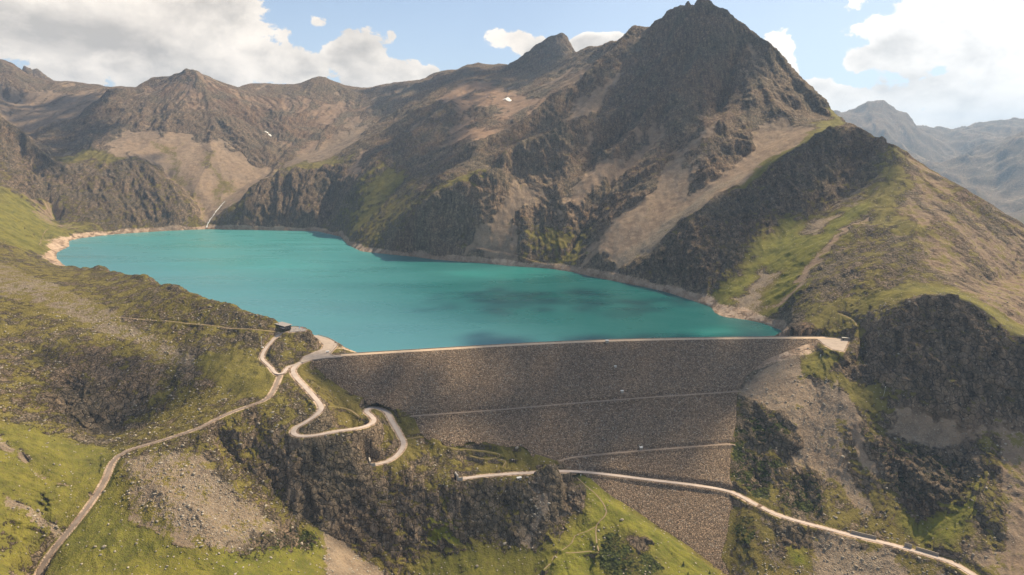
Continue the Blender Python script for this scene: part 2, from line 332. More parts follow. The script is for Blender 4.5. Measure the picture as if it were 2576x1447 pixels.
# left hill face
add(Y_([(-150, 640, 1150), (0, 700, 1030), (100, 730, 980), (200, 760, 960), (300, 800, 900), (400, 830, 870), (520, 820, 862), (640, 835, 835)]))
add(Y_([(-200, 760, 820), (0, 850, 815), (120, 850, 820), (250, 850, 835), (400, 870, 830), (560, 880, 805), (660, 905, 780)]))
add(Y_([(-200, 950, 660), (0, 1000, 680), (100, 1000, 700), (200, 1080, 690), (300, 1090, 690), (420, 1060, 690), (520, 1000, 715), (620, 1000, 705)]))
add(Y_([(-200, 1150, 540), (0, 1130, 590), (100, 1120, 610), (200, 1120, 640), (270, 1125, 648)]))
add(Y_([(-200, 1350, 470), (0, 1280, 520), (100, 1270, 545)]))
add(Y_([(-200, 1500, 410), (0, 1447, 440), (60, 1447, 470)]))
# below the track: talus to the gorge
add(Y_([(330, 1180, 590), (400, 1230, 560), (500, 1290, 540), (600, 1370, 530), (680, 1420, 525)]))
add(Y_([(200, 1447, 480), (350, 1447, 480), (500, 1447, 490), (640, 1450, 505), (760, 1450, 525)]))
add(Y_([(480, 1120, 625), (560, 1180, 605), (640, 1250, 590), (700, 1310, 582), (760, 1370, 580)]))
add(Y_([(545, 1122, 641), (600, 1155, 632), (640, 1185, 624), (700, 1235, 615), (760, 1300, 602), (820, 1345, 600), (880, 1385, 603), (940, 1420, 603), (1000, 1460, 596)]))
# cliff top
add(Y_([(560, 1100, 648), (640, 1105, 646), (700, 1118, 638), (740, 1138, 630), (800, 1145, 640), (870, 1155, 652), (920, 1184, 661), (960, 1205, 660), (1040, 1210, 664), (1100, 1218, 665), (1150, 1226, 664), (1250, 1222, 672), (1340, 1212, 680)]))
add(Y_([(720, 1185, 617), (800, 1225, 622), (900, 1265, 633), (1000, 1290, 638), (1100, 1300, 640), (1200, 1300, 643)]))
add(Y_([(640, 1240, 594), (700, 1300, 588)]))
add(Y_([(1000, 1400, 612), (1080, 1390, 620), (1160, 1370, 625), (1260, 1380, 625), (1340, 1350, 635)]))
add(Y_([(1000, 1560, 560), (1100, 1470, 590), (1200, 1447, 600), (1300, 1450, 600), (1380, 1447, 598)]))
# knoll by the dam road
add(Z_([(1355, 1168, -87), (1385, 1160, -83), (1410, 1176, -88)]))
add(Y_([(1385, 1215, 700), (1420, 1240, 690), (1430, 1300, 660), (1400, 1360, 630)]))
# meadow spur
add(Y_([(1470, 1205, 700), (1520, 1255, 678), (1560, 1295, 655), (1640, 1340, 636), (1740, 1400, 617), (1820, 1447, 605)]))
add(Y_([(1480, 1290, 655), (1510, 1340, 635), (1500, 1400, 612), (1480, 1447, 598)]))
add(Y_([(1560, 1320, 640), (1620, 1380, 612), (1680, 1447, 588)]))
# grassy shelf left of the dam
add(Y_([(1130, 1135, 728), (1200, 1120, 742), (1300, 1135, 738), (1350, 1150, 732)]))
add(Y_([(1160, 1165, 712), (1250, 1170, 715), (1330, 1175, 716)]))
add(Y_([(1060, 1110, 728), (1080, 1150, 708), (1100, 1180, 692)]))
add(Y_([(850, 1110, 690), (900, 1120, 695), (960, 1110, 708)]))
add(Y_([(780, 940, 772), (830, 990, 755), (900, 1010, 768)]))
add(Y_([(850, 1030, 735), (890, 1050, 730)]))
# right of the dam
add(Y_([(2060, 872, 868), (1990, 900, 850), (1930, 930, 830), (1890, 975, 815)]))
add(Y_([(1870, 1020, 790), (1960, 1030, 772), (2060, 1010, 778)]))
add(Y_([(1850, 1150, 738), (1960, 1160, 728), (2060, 1150, 722)]))
add(Y_([(1900, 1235, 705), (1980, 1240, 694), (2080, 1230, 694), (2180, 1250, 682)]))
add(Y_([(1960, 1285, 669), (2080, 1315, 653), (2200, 1340, 639), (2330, 1385, 618)]))
add(Y_([(2120, 980, 780), (2170, 1070, 735), (2220, 1150, 705), (2270, 1240, 672), (2320, 1320, 645)]))
add(Y_([(2184, 1082, 735), (2250, 1096, 728), (2284, 1130, 716), (2400, 1150, 706), (2430, 1195, 690)]))
add(Y_([(2260, 1170, 690), (2340, 1240, 662), (2400, 1270, 650)]))
add(Y_([(2480, 1180, 672), (2450, 1260, 640), (2440, 1330, 621), (2520, 1400, 592)]))
add(Y_([(2300, 1050, 735), (2400, 1090, 715), (2500, 1130, 690), (2576, 1200, 660), (2750, 1300, 620)]))
add(Y_([(1870, 1330, 656), (1960, 1380, 629), (2060, 1400, 619), (2150, 1420, 606)]))
add(Y_([(1850, 1447, 618), (1960, 1447, 606), (2080, 1450, 598), (2250, 1450, 592), (2400, 1480, 574)]))
add(Y_([(2576, 1447, 568), (2700, 1500, 548)]))
# far ranges on the right
add(Y_([(2040, 300, 8500), (2091, 284, 8500), (2101, 279, 8500), (2114, 291, 8500), (2138, 279, 8500), (2165, 269, 8500), (2180, 262, 8500), (2208, 271, 8500), (2251, 277, 8500), (2281, 294, 8500), (2335, 327, 8500), (2392, 361, 8700), (2418, 347, 9200), (2460, 333, 9300), (2498, 317, 9400), (2522, 309, 9400), (2530, 312, 9400), (2555, 299, 9400), (2567, 310, 9400), (2600, 290, 9400), (2700, 330, 9400)]))
add(Y_([(2340, 470, 7400), (2385, 444, 7000), (2418, 414, 6800), (2452, 404, 6600), (2485, 402, 6500), (2530, 375, 6400), (2576, 346, 6300), (2750, 300, 6200)]))
add(Y_([(2300, 400, 7600), (2360, 430, 7300), (2420, 395, 7800), (2500, 380, 7800), (2560, 365, 8000)]))
add(Y_([(2340, 500, 5600), (2440, 530, 5200), (2576, 560, 5000)]))
add(Y_([(2480, 400, 6450), (2500, 470, 5700), (2520, 530, 5200)]))
# hidden ground behind the skylines (world coordinates)
add([(-6000, 4800, 250), (-2500, 4900, 200), (0, 4900, 150), (900, 4200, 100), (1300, 3300, 0), (1250, 2600, 0), (1150, 2200, 0), (1300, 1900, -50), (1700, 1900, -60)])
add([(-8000, 8000, 0), (0, 8000, -100), (2500, 6000, -250), (1900, 3600, -300), (2600, 2600, -300)])
add([(-9000, 15000, 0), (0, 15000, 100), (6000, 13000, 200), (15000, 13000, 200)])
add([(1000, 900, 60), (1300, 900, 150), (1700, 1000, 100)])
add([(-1500, 1200, 380), (-2000, 1700, 500), (-2300, 2600, 600)])
add([(-900, 600, 250), (-700, 300, 100), (-300, 150, -120), (0, 120, -190), (300, 150, -190), (700, 300, -160)])
for r in ROADS.values(): add([tuple(p) for p in r['pts']])

# ---------------------------------------------------------------- solve the base surface on a (bearing, log distance) grid
U0, U1, NU = -1.4, 1.4, 501
S0, S1, NS = math.log(110), math.log(16500), 513
du = (U1-U0)/(NU-1); ds = (S1-S0)/(NS-1)
gu = np.linspace(U0, U1, NU); gs = np.linspace(S0, S1, NS)
GU, GS = np.meshgrid(gu, gs); GY = np.exp(GS); GX = GU*GY
num = np.zeros((NS, NU)); cnt = np.zeros((NS, NU))
def raster(P, Q):
    u0, s0 = P[0]/P[1], math.log(P[1]); u1, s1 = Q[0]/Q[1], math.log(Q[1])
    n = int(max(abs(u1-u0)/du, abs(s1-s0)/ds)*2)+2
    for k in range(n+1):
        t = k/n; u = u0+(u1-u0)*t; s = s0+(s1-s0)*t; z = P[2]+(Q[2]-P[2])*t
        i = int(round((s-S0)/ds)); j = int(round((u-U0)/du))
        if 0 <= i < NS and 0 <= j < NU: num[i, j] += z; cnt[i, j] += 1
for ln in L:
    for a, b in zip(ln[:-1], ln[1:]): raster(a, b)
val = np.where(cnt > 0, num/np.maximum(cnt, 1), 0); fix = cnt > 0
dl = poly_dist(GX, GY, shore)                       # lake
m = (dl < 0) & (dl > -25); val[m] = -13.5+dl[m]*0.4; fix |= m
m = dl <= -25; val[m] = -24; fix |= m
sh3 = [(x, y, WATER_Z) for x, y in shore]
for a, b in zip(sh3[3:-5], sh3[4:-4]): raster(a, b)
dd, _ = line_dist(GX, GY, CREST_S)
ddam = poly_dist(GX, GY, DAM_POLY)
front = GY < np.interp(GX, CREST_S[:, 0], CREST_S[:, 1])
zdam = np.where(front, -np.maximum(dd-6, 0)/DAM_SLOPE, -np.maximum(dd-6, 0)/1.5)
m = (ddam < 4) & front; val[m] = zdam[m]; fix |= m
for PP, zz in ((PLAZA, 0.0), (LOT, 0.0), (TERRACE, 22.0)):
    dpz = poly_dist(GX, GY, PP); m = dpz < 2; val[m] = zz; fix |= m
def up(a, shape):
    i = np.linspace(0, a.shape[0]-1, shape[0]); j = np.linspace(0, a.shape[1]-1, shape[1])
    i0 = np.minimum(i.astype(int), a.shape[0]-2); j0 = np.minimum(j.astype(int), a.shape[1]-2)
    fi = (i-i0)[:, None]; fj = (j-j0)[None]
    return (a[i0][:, j0]*(1-fi)*(1-fj)+a[i0+1][:, j0]*fi*(1-fj)+a[i0][:, j0+1]*(1-fi)*fj+a[i0+1][:, j0+1]*fi*fj)
H = None
for lev in (16, 8, 4, 2, 1):
    n0, n1 = (NS-1)//lev+1, (NU-1)//lev+1
    sm = np.zeros((n0, n1)); sn = np.zeros((n0, n1))
    ii, jj = np.nonzero(fix)
    a = np.minimum(np.round(ii/lev).astype(int), n0-1); b = np.minimum(np.round(jj/lev).astype(int), n1-1)
    np.add.at(sm, (a, b), val[ii, jj]); np.add.at(sn, (a, b), 1)
    fx = sn > 0; vv = sm/np.maximum(sn, 1)
    H = np.full((n0, n1), float(val[fix].mean())) if H is None else up(H, (n0, n1))
    H[fx] = vv[fx]
    for it in range({16: 400, 8: 300, 4: 250, 2: 200, 1: 160}[lev]):
        Pd = np.pad(H, 1, mode='edge')
        Hn = 0.25*(Pd[:-2, 1:-1]+Pd[2:, 1:-1]+Pd[1:-1, :-2]+Pd[1:-1, 2:])
        H = np.where(fx, vv, H+(Hn-H)*0.98)
fixs = fix.astype(float)
def blur(A, n):
    for _ in range(n):
        Pd = np.pad(A, 1, mode='edge')
        A = 0.4*A+0.15*(Pd[:-2, 1:-1]+Pd[2:, 1:-1]+Pd[1:-1, :-2]+Pd[1:-1, 2:])
    return A
H0 = blur(H, 1)
def samp(A, x, y):
    y = np.maximum(y, 111.0)
    fu = np.clip((x/y-U0)/du, 0, NU-1.001); fs = np.clip((np.log(y)-S0)/ds, 0, NS-1.001)
    j = fu.astype(np.int32); i = fs.astype(np.int32); fj = fu-j; fi = fs-i
    fj = fj*fj*(3-2*fj)*0.35+fj*0.65; fi = fi*fi*(3-2*fi)*0.35+fi*0.65
    return (A[i, j]*(1-fi)*(1-fj)+A[i+1, j]*fi*(1-fj)+A[i, j+1]*(1-fi)*fj+A[i+1, j+1]*fi*fj)
def bsamp(A, x, y):
    """cubic B-spline lookup: no kinks along the cells of the solver grid"""
    y = np.maximum(y, 111.0); shp = x.shape
    fu = np.clip((x/y-U0)/du, 1, NU-3.001).ravel(); fs = np.clip((np.log(y)-S0)/ds, 1, NS-3.001).ravel()
    j = fu.astype(np.int32); i = fs.astype(np.int32); tj = (fu-j).astype(np.float32); ti = (fs-i).astype(np.float32)
    W = lambda t: ((1-t)**3/6, (3*t**3-6*t**2+4)/6, (-3*t**3+3*t**2+3*t+1)/6, t**3/6)
    wi, wj = W(ti), W(tj); out = np.zeros(len(fu))
    for a in range(4):
        row = np.zeros(len(fu))
        for b in range(4): row += A[i+a-1, j+b-1]*wj[b]
        out += row*wi[a]
    return out.reshape(shp)
def hit(U, V, far=False):
    """where the line of sight through photo pixel (U,V) meets the base ground"""
    ys = np.exp(np.linspace(math.log(380), math.log(12000), 1400))
    a = (U-1288)/F; b = (723.5-V)/F
    yc = math.cos(PITCH)+b*math.sin(PITCH); zc = -math.sin(PITCH)+b*math.cos(PITCH)
    xs = a/yc*ys; zs = ZC+zc/yc*ys
    g = bsamp(H0, xs, ys)-zs
    k = np.nonzero(g > 0)[0]
    if len(k) == 0: k = [int(np.argmax(g[:1100]-0.0))]
    k = k[0]
    return xs[k], ys[k], bsamp(H0, xs[k:k+1], ys[k:k+1])[0]
# ================================================================ what covers the ground: zones outlined on the land
# channels: 0 grass, 1 scree, 2 dark rock, 3 red, 4 vivid green, 5 shrub, 6 bare/gravel, 7 boulders
CH = dict(grass=0, scree=1, dark=2, red=3, vivid=4, shrub=5, bare=6, boulder=7)
ZONES = [
 ('m', dict(scree=.75, dark=.5, red=.3, grass=.1), [(-200,150),(0,220),(120,235),(250,232),(330,232),(290,240),(235,285),(215,305),(150,320),(60,332),(0,310),(-200,280)]),
 ('m', dict(scree=.6, dark=.4, red=.6, grass=.12), [(365,225),(430,200),(481,180),(545,215),(600,230),(640,240),(850,255),(930,270),(900,300),(860,340),(800,385),(740,392),(700,375),(640,345),(560,300),(520,290),(440,262),(370,245)]),
 ('m', dict(scree=0, dark=.7, red=.6, grass=.1), [(580,262),(640,275),(700,290),(760,300),(820,320),(840,345),(760,355),(700,350),(640,315),(585,290)]),
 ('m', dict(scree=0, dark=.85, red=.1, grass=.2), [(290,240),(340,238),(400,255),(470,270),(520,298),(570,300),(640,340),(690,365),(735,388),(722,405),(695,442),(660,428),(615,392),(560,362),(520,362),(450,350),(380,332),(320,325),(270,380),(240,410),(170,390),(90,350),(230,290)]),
 ('m', dict(scree=1, dark=0, red=.25, grass=.12), [(325,325),(400,335),(480,352),(560,368),(620,398),(665,430),(690,452),(650,475),(590,530),(560,548),(510,548),(470,500),(420,450),(340,415),(262,392),(290,355)]),
 ('s', dict(scree=.8, grass=.55, vivid=.2), [(400,360),(440,360),(480,480),(520,540),(490,540),(430,450)]),
 ('s', dict(scree=.8, grass=.55, vivid=.2), [(500,380),(530,380),(590,480),(570,530),(540,480)]),
 ('m', dict(scree=.9, red=.2, grass=.15), [(780,385),(840,345),(900,300),(960,290),(930,345),(870,385),(820,410),(740,420),(700,445),(660,470),(700,430),(740,400)]),
 ('m', dict(scree=.2, dark=.0, boulder=.5, red=.3), [(900,290),(950,250),(1070,235),(1040,275),(1000,310),(950,335),(920,330)]),
 ('m', dict(dark=.9, grass=.3, scree=0), [(640,482),(700,443),(820,418),(880,405),(905,430),(885,500),(835,540),(800,572),(700,575),(640,572),(600,560),(612,520)]),
 ('s', dict(grass=.8, vivid=.15, scree=.1), [(560,545),(600,525),(640,490),(630,530),(600,572),(550,572)]),
 ('s', dict(grass=.75, vivid=.25, dark=.1), [(700,430),(800,412),(880,392),(900,405),(850,425),(720,445)]),
 ('l', dict(dark=.5, red=.35, grass=.27, scree=.36), [(880,400),(940,360),(1020,310),(1080,262),(1150,218),(1180,240),(1170,300),(1150,330),(1190,382),(1120,440),(1050,440),(1030,434),(960,430),(905,470),(885,440)]),
 ('l', dict(dark=.48, red=.35, grass=.25, scree=.38), [(1190,384),(1272,345),(1340,303),(1420,230),(1500,180),(1590,80),(1762,-30),(1985,308),(1840,330),(1700,420),(1640,520),(1500,650),(1400,672),(1250,664),(1100,650),(980,635),(1000,560),(1100,450)]),
 ('m', dict(grass=.85, vivid=.35, dark=0), [(815,580),(850,540),(905,475),(950,432),(1032,434),(1010,462),(930,560),(880,600),(850,592)]),
 ('m', dict(grass=.7, vivid=.2, scree=.4, dark=0), [(900,612),(940,570),(1000,500),(1090,485),(1160,450),(1246,414),(1200,450),(1120,500),(1060,560),(1000,620),(940,635)]),
 ('m', dict(scree=.8, red=.75, grass=.05, dark=.0), [(1170,215),(1260,210),(1330,250),(1380,240),(1420,232),(1370,282),(1335,303),(1280,337),(1210,372),(1190,382),(1160,370),(1130,350),(1160,310),(1150,280),(1100,252)]),
 ('m', dict(scree=0, dark=.8, red=.2, grass=.15), [(1185,285),(1220,275),(1250,290),(1270,310),(1300,300),(1330,285),(1310,305),(1265,330),(1230,322),(1195,312)]),
 ('m', dict(scree=.8, red=.5), [(1340,235),(1380,205),(1440,175),(1500,162),(1520,162),(1450,200),(1400,230)]),
 ('m', dict(scree=.3, dark=.3, red=.3, boulder=.3), [(1240,205),(1330,195),(1420,165),(1440,178),(1360,215),(1290,235)]),
 ('m', dict(dark=.2, boulder=.6, red=.1, grass=.05), [(1890,110),(2000,185),(2125,312),(2070,322),(1990,312),(1945,250),(1890,205),(1860,150)]),
 ('s', dict(scree=.9, red=.8), [(1590,122),(1618,132),(1605,160),(1575,158)]),
 ('m', dict(scree=1.2, red=.4, dark=0, grass=0), [(1670,308),(1655,360),(1610,430),(1550,465),(1490,500),(1430,540),(1380,530),(1470,455),(1560,395),(1610,350)]),
 ('m', dict(scree=.55, red=.2, dark=.3, grass=.2), [(1480,450),(1440,520),(1340,545),(1240,555),(1190,520),(1290,455),(1400,425)]),
 ('m', dict(scree=.6, grass=.35, boulder=.4, dark=.0), [(1060,560),(1150,500),(1250,490),(1280,560),(1230,640),(1120,640),(1050,625)]),
 ('s', dict(scree=1.3, red=.3, grass=0, dark=0), [(1560,200),(1500,260),(1440,310),(1430,300),(1490,240)]),
 ('s', dict(scree=1.3, red=.2, grass=0, dark=0), [(1780,330),(1720,420),(1640,520),(1570,610),(1555,600),(1620,500),(1700,400)]),
 ('s', dict(scree=.9, red=.2, grass=.3, dark=0), [(1440,560),(1400,620),(1360,665),(1340,660),(1380,600),(1410,560)]),
 ('s', dict(scree=.9, red=.5, grass=.1, dark=0), [(900,380),(930,400),(915,440),(880,480),(870,450)]),
 ('s', dict(grass=.85, vivid=.3, dark=0, scree=.1), [(1140,610),(1160,560),(1200,520),(1210,540),(1180,600),(1150,640)]),
 ('m', dict(grass=.75, vivid=.3, dark=.1, scree=.1), [(1300,600),(1400,560),(1480,590),(1500,640),(1440,670),(1330,655)]),
 ('m', dict(grass=.6, vivid=.25, dark=.2), [(1500,640),(1560,610),(1600,640),(1570,700),(1510,690)]),
 ('s', dict(grass=.8, vivid=.4, dark=0, scree=.1), [(1250,408),(1200,445),(1120,470),(1110,480),(1200,465),(1260,425)]),
 ('s', dict(scree=1.2, red=.2, grass=.1), [(1190,600),(1260,560),(1300,480),(1320,490),(1280,580),(1300,660),(1220,655),(1160,640)]),
 ('l', dict(scree=1.15, red=.3, grass=.12, dark=0), [(1985,318),(2045,325),(2065,338),(1990,388),(1900,432),(1852,475),(1765,545),(1690,592),(1620,650),(1560,702),(1535,690),(1500,668),(1465,662),(1510,600),(1600,560),(1655,480),(1720,440),(1830,382),(1905,340)]),
 ('s', dict(scree=1, red=0, boulder=.9), [(1860,440),(1780,520),(1690,590),(1600,680),(1555,700),(1550,680),(1640,590),(1740,520)]),
 ('m', dict(dark=.8, grass=.2, scree=.1), [(1780,420),(1860,350),(1900,345),(1850,400),(1790,470),(1740,490)]),
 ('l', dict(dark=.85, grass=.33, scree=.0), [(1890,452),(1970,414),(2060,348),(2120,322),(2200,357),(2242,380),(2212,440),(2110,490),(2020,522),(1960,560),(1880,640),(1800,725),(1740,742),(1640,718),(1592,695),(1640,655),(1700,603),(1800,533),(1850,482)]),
 ('s', dict(grass=.95, vivid=.45, dark=0, red=.3), [(2050,332),(2120,312),(2112,332),(2020,388),(1930,434),(1862,482),(1838,490),(1900,428),(1980,388)]),
 ('l', dict(grass=.95, vivid=.75, dark=0, scree=.15), [(2196,500),(2100,540),(1985,555),(1925,620),(1865,700),(1800,742),(1822,772),(1880,792),(1965,802),(1988,770),(2012,722),(2062,655),(2125,602),(2166,545)]),
 ('s', dict(grass=.3, scree=.9, boulder=.2, vivid=0), [(2020,565),(2095,545),(2070,590),(2010,600)]),
 ('s', dict(grass=.3, scree=.9, boulder=.5, vivid=0), [(1915,680),(1965,690),(1920,760),(1915,795),(1850,790),(1850,755),(1890,750)]),
 ('s', dict(grass=.2, scree=1, red=.4, vivid=0), [(2205,530),(2120,600),(2060,660),(1990,740),(1925,790),(1920,785),(1980,735),(2050,650),(2110,590)]),
 ('l', dict(grass=.40, scree=.62, red=.4, dark=.35), [(2250,372),(2330,420),(2800,740),(2800,950),(2576,860),(2450,775),(2350,700),(2300,620),(2250,500),(2220,440)]),
 ('m', dict(grass=.75, vivid=.3, scree=.2), [(2225,378),(2270,395),(2290,450),(2262,520),(2290,560),(2340,590),(2240,610),(2190,600),(2185,560),(2212,460)]),
 ('l', dict(grass=.45, dark=.4, boulder=.2), [(2040,700),(2080,650),(2180,590),(2300,600),(2380,700),(2300,740),(2200,760),(2150,790),(2000,790),(2010,740)]),
 ('m', dict(grass=.7, vivid=.3, dark=.1), [(1990,800),(2060,770),(2150,780),(2200,820),(2150,845),(2080,840),(2020,830)]),
 ('s', dict(dark=.8, grass=.1, red=.4), [(1975,828),(1990,805),(2030,805),(2060,840),(2040,848),(1995,845)]),
 ('m', dict(grass=.85, vivid=.5, dark=0), [(2170,795),(2235,760),(2330,738),(2420,755),(2500,805),(2600,870),(2620,850),(2490,775),(2400,728),(2300,722),(2220,742),(2150,770)]),
 ('l', dict(grass=.30, dark=.75, scree=0), [(2232,802),(2310,762),(2380,750),(2434,772),(2480,812),(2576,885),(2800,980),(2800,1120),(2576,1062),(2450,1036),(2300,1012),(2222,992),(2192,945),(2202,872)]),
 ('m', dict(grass=.45, boulder=.9, scree=.4), [(2135,850),(2190,830),(2205,870),(2195,945),(2225,985),(2170,960),(2120,905),(2120,888)]),
 ('m', dict(dark=.8, grass=.15), [(2082,905),(2140,912),(2190,935),(2215,965),(2150,962),(2110,945),(2090,925)]),
 ('m', dict(grass=.9, vivid=.3, scree=.2), [(2110,950),(2220,985),(2300,1015),(2290,1060),(2240,1080),(2180,1080),(2140,1010)]),
 ('l', dict(grass=.35, scree=.75, red=.2, dark=.3), [(2290,1015),(2450,1040),(2800,1130),(2800,1500),(2520,1470),(2450,1420),(2440,1330),(2450,1200),(2400,1150),(2330,1100),(2270,1060)]),
 ('s', dict(grass=.6, scree=.2, dark=.2), [(2420,1150),(2470,1080),(2500,1100),(2490,1250),(2520,1400),(2470,1400),(2450,1250)]),
 ('m', dict(scree=1, boulder=.4, grass=.1), [(2240,1020),(2350,1080),(2430,1180),(2445,1250),(2400,1150),(2290,1125),(2240,1080)]),
 ('l', dict(scree=.9, boulder=.35, grass=.14, red=.15), [(1862,985),(1890,950),(1930,918),(2010,888),(2075,960),(2135,1010),(2145,1080),(2160,1200),(2110,1250),(2060,1205),(2010,1192),(1950,1190),(1962,1142),(1992,1110),(1962,1042),(1922,1010)]),
 ('m', dict(grass=.95, vivid=.5, scree=0), [(2005,900),(2070,868),(2115,893),(2070,955),(2015,945)]),
 ('m', dict(shrub=.6, dark=.4, grass=.5, scree=0), [(1852,1008),(1902,1010),(1962,1060),(1992,1110),(1962,1132),(1842,1116),(1852,1060)]),
 ('m', dict(shrub=.75, grass=.6, scree=0), [(1852,1132),(1962,1160),(1942,1192),(1935,1260),(1880,1243),(1842,1205)]),
 ('m', dict(shrub=.75, grass=.5, dark=.3, scree=0), [(1972,1192),(2050,1212),(2082,1270),(2070,1308),(2000,1305),(1966,1270)]),
 ('l', dict(grass=.62, scree=.45, vivid=.2, shrub=.2), [(2100,1050),(2180,1085),(2230,1200),(2300,1310),(2280,1345),(2180,1330),(2080,1300),(2085,1240),(2130,1200)]),
 ('s', dict(grass=.1, scree=1, red=.2), [(2110,960),(2150,1020),(2190,1110),(2240,1210),(2225,1215),(2165,1120),(2125,1020)]),
 ('s', dict(grass=.2, scree=1, boulder=.3), [(2130,1190),(2160,1230),(2210,1300),(2180,1310),(2120,1240)]),
 ('m', dict(dark=.8, grass=.4, shrub=.6, scree=0), [(2182,1082),(2250,1100),(2290,1132),(2400,1152),(2430,1200),(2418,1260),(2340,1312),(2300,1290),(2250,1200)]),
 ('m', dict(grass=1, vivid=.8, scree=0, shrub=.1), [(2310,1322),(2340,1312),(2420,1262),(2438,1200),(2445,1290),(2400,1395),(2340,1372),(2290,1335)]),
 ('l', dict(grass=.55, scree=.6, boulder=.3, vivid=.2), [(1860,1260),(1950,1300),(2100,1345),(2250,1385),(2400,1425),(2560,1550),(1830,1550),(1820,1420),(1840,1330)]),
 ('m', dict(grass=.8, shrub=.6, scree=0), [(1820,1310),(1890,1300),(1915,1350),(1890,1400),(1830,1380)]),
 ('m', dict(grass=.3, dark=.7, shrub=.3, scree=0), [(1970,1330),(2030,1340),(2040,1390),(1990,1400),(1960,1370)]),
 ('s', dict(grass=1, vivid=1), [(1990,1390),(2030,1390),(2035,1420),(1995,1425)]),
 ('m', dict(grass=.1, scree=1, boulder=.5), [(2060,1370),(2130,1350),(2160,1400),(2260,1400),(2300,1460),(2060,1460)]),
 ('l', dict(grass=1, vivid=.85, scree=0, dark=0), [(1425,1195),(1475,1200),(1530,1250),(1600,1292),(1660,1335),(1730,1380),(1860,1500),(1340,1500),(1385,1400),(1430,1340),(1470,1290),(1440,1240)]),
 ('m', dict(grass=.8, shrub=.65, vivid=.5), [(1510,1340),(1560,1325),(1620,1370),(1680,1440),(1640,1480),(1530,1480),(1500,1400)]),
 ('s', dict(grass=.2, dark=.8, vivid=0), [(1588,1340),(1630,1362),(1652,1388),(1620,1390),(1592,1370)]),
 ('m', dict(grass=.95, vivid=.3, scree=.0), [(1115,1110),(1200,1102),(1310,1118),(1395,1155),(1330,1166),(1250,1162),(1150,1152)]),
 ('l', dict(grass=.85, vivid=.2, scree=.2), [(755,920),(790,930),(880,995),(985,1025),(1040,1055),(1060,1090),(1040,1150),(990,1165),(1020,1100),(980,1020),(920,1020),(900,1070),(830,1060),(820,1010),(760,960)]),
 ('l', dict(grass=.5, scree=.35, boulder=.4, shrub=.15), [(1060,1095),(1120,1120),(1150,1150),(1160,1200),(1000,1200),(1030,1150)]),
 ('l', dict(grass=.46, scree=.1, shrub=.3, dark=.15), [(930,1180),(1150,1212),(1345,1202),(1432,1205),(1465,1270),(1400,1350),(1300,1375),(1200,1345),(1150,1405),(1050,1445),(960,1425),(850,1345),(780,1312),(700,1222),(640,1172),(560,1112),(700,1112),(800,1132),(880,1142)]),
 ('m', dict(dark=.55, grass=.26, shrub=.1, scree=0), [(640,1180),(700,1165),(800,1200),(950,1240),(990,1300),(870,1335),(780,1305),(710,1235)]),
 ('m', dict(scree=.8, boulder=.5, grass=.15, dark=.4), [(1350,1210),(1395,1215),(1390,1300),(1350,1380),(1310,1370),(1340,1290)]),
 ('m', dict(dark=.2, boulder=.4, grass=.15), [(1385,1190),(1430,1210),(1455,1270),(1440,1300),(1400,1290)]),
 ('s', dict(grass=1, vivid=1.0, shrub=0), [(1085,1290),(1130,1320),(1140,1370),(1075,1360)]),
 ('m', dict(grass=.9, vivid=.6, shrub=.1, dark=0), [(1030,1440),(1080,1405),(1160,1390),(1260,1390),(1350,1370),(1400,1400),(1370,1500),(1030,1500)]),
 ('m', dict(scree=1, boulder=.2, grass=.1, dark=.3), [(785,1335),(850,1362),(950,1447),(960,1500),(800,1500),(805,1400)]),
 ('m', dict(grass=1, vivid=.75, shrub=.3), [(530,1375),(640,1365),(790,1330),(805,1400),(800,1500),(500,1500)]),
 ('m', dict(grass=.5, shrub=.55, dark=.8), [(580,1365),(640,1345),(740,1330),(790,1360),(770,1395),(660,1410),(600,1395)]),
 ('l', dict(scree=.8, boulder=.6, grass=.34, dark=.25), [(285,1172),(400,1150),(520,1160),(570,1215),(640,1290),(700,1340),(640,1380),(520,1385),(420,1345),(330,1290)]),
 ('l', dict(grass=.5, dark=.5, boulder=.3), [(400,1125),(500,1095),(600,1050),(640,1100),(560,1120),(640,1190),(600,1230),(520,1180),(440,1150)]),
 ('l', dict(grass=.95, vivid=.6, scree=.1), [(-300,1060),(0,1080),(110,1085),(260,1120),(285,1150),(250,1225),(180,1315),(100,1400),(50,1500),(-300,1500)]),
 ('l', dict(grass=.95, vivid=.65, scree=.2), [(280,1190),(305,1265),(420,1345),(540,1400),(540,1500),(100,1500),(160,1360),(240,1270)]),
 ('s', dict(grass=.4, scree=.8), [(330,1270),(420,1330),(520,1385),(430,1370),(320,1300)]),
 ('s', dict(grass=.4, scree=.8, boulder=.5), [(0,1240),(100,1290),(180,1340),(160,1360),(60,1310),(0,1270)]),
 ('s', dict(grass=.4, scree=.8), [(0,1100),(60,1140),(240,1260),(220,1262),(40,1160),(0,1130)]),
 ('l', dict(grass=.52, dark=.4, boulder=.3), [(-200,820),(60,860),(110,850),(250,870),(400,905),(405,985),(320,1090),(200,1098),(100,1060),(0,1075),(-200,1050)]),
 ('m', dict(grass=.32, dark=.6), [(130,890),(260,880),(400,920),(390,990),(300,1085),(210,1090),(140,1000)]),
 ('m', dict(grass=.25, dark=.6), [(440,885),(530,880),(565,935),(520,985),(450,960)]),
 ('m', dict(grass=.5, boulder=.9, scree=.8), [(-100,650),(0,660),(110,700),(300,800),(450,880),(640,940),(580,940),(400,900),(200,800),(0,740),(-100,720)]),
 ('m', dict(grass=.55, boulder=.8, scree=.5), [(300,700),(420,740),(560,780),(680,840),(600,835),(430,800),(330,760)]),
 ('m', dict(grass=.9, vivid=.35, scree=0), [(500,900),(600,880),(690,930),(690,1000),(600,1010),(520,960)]),
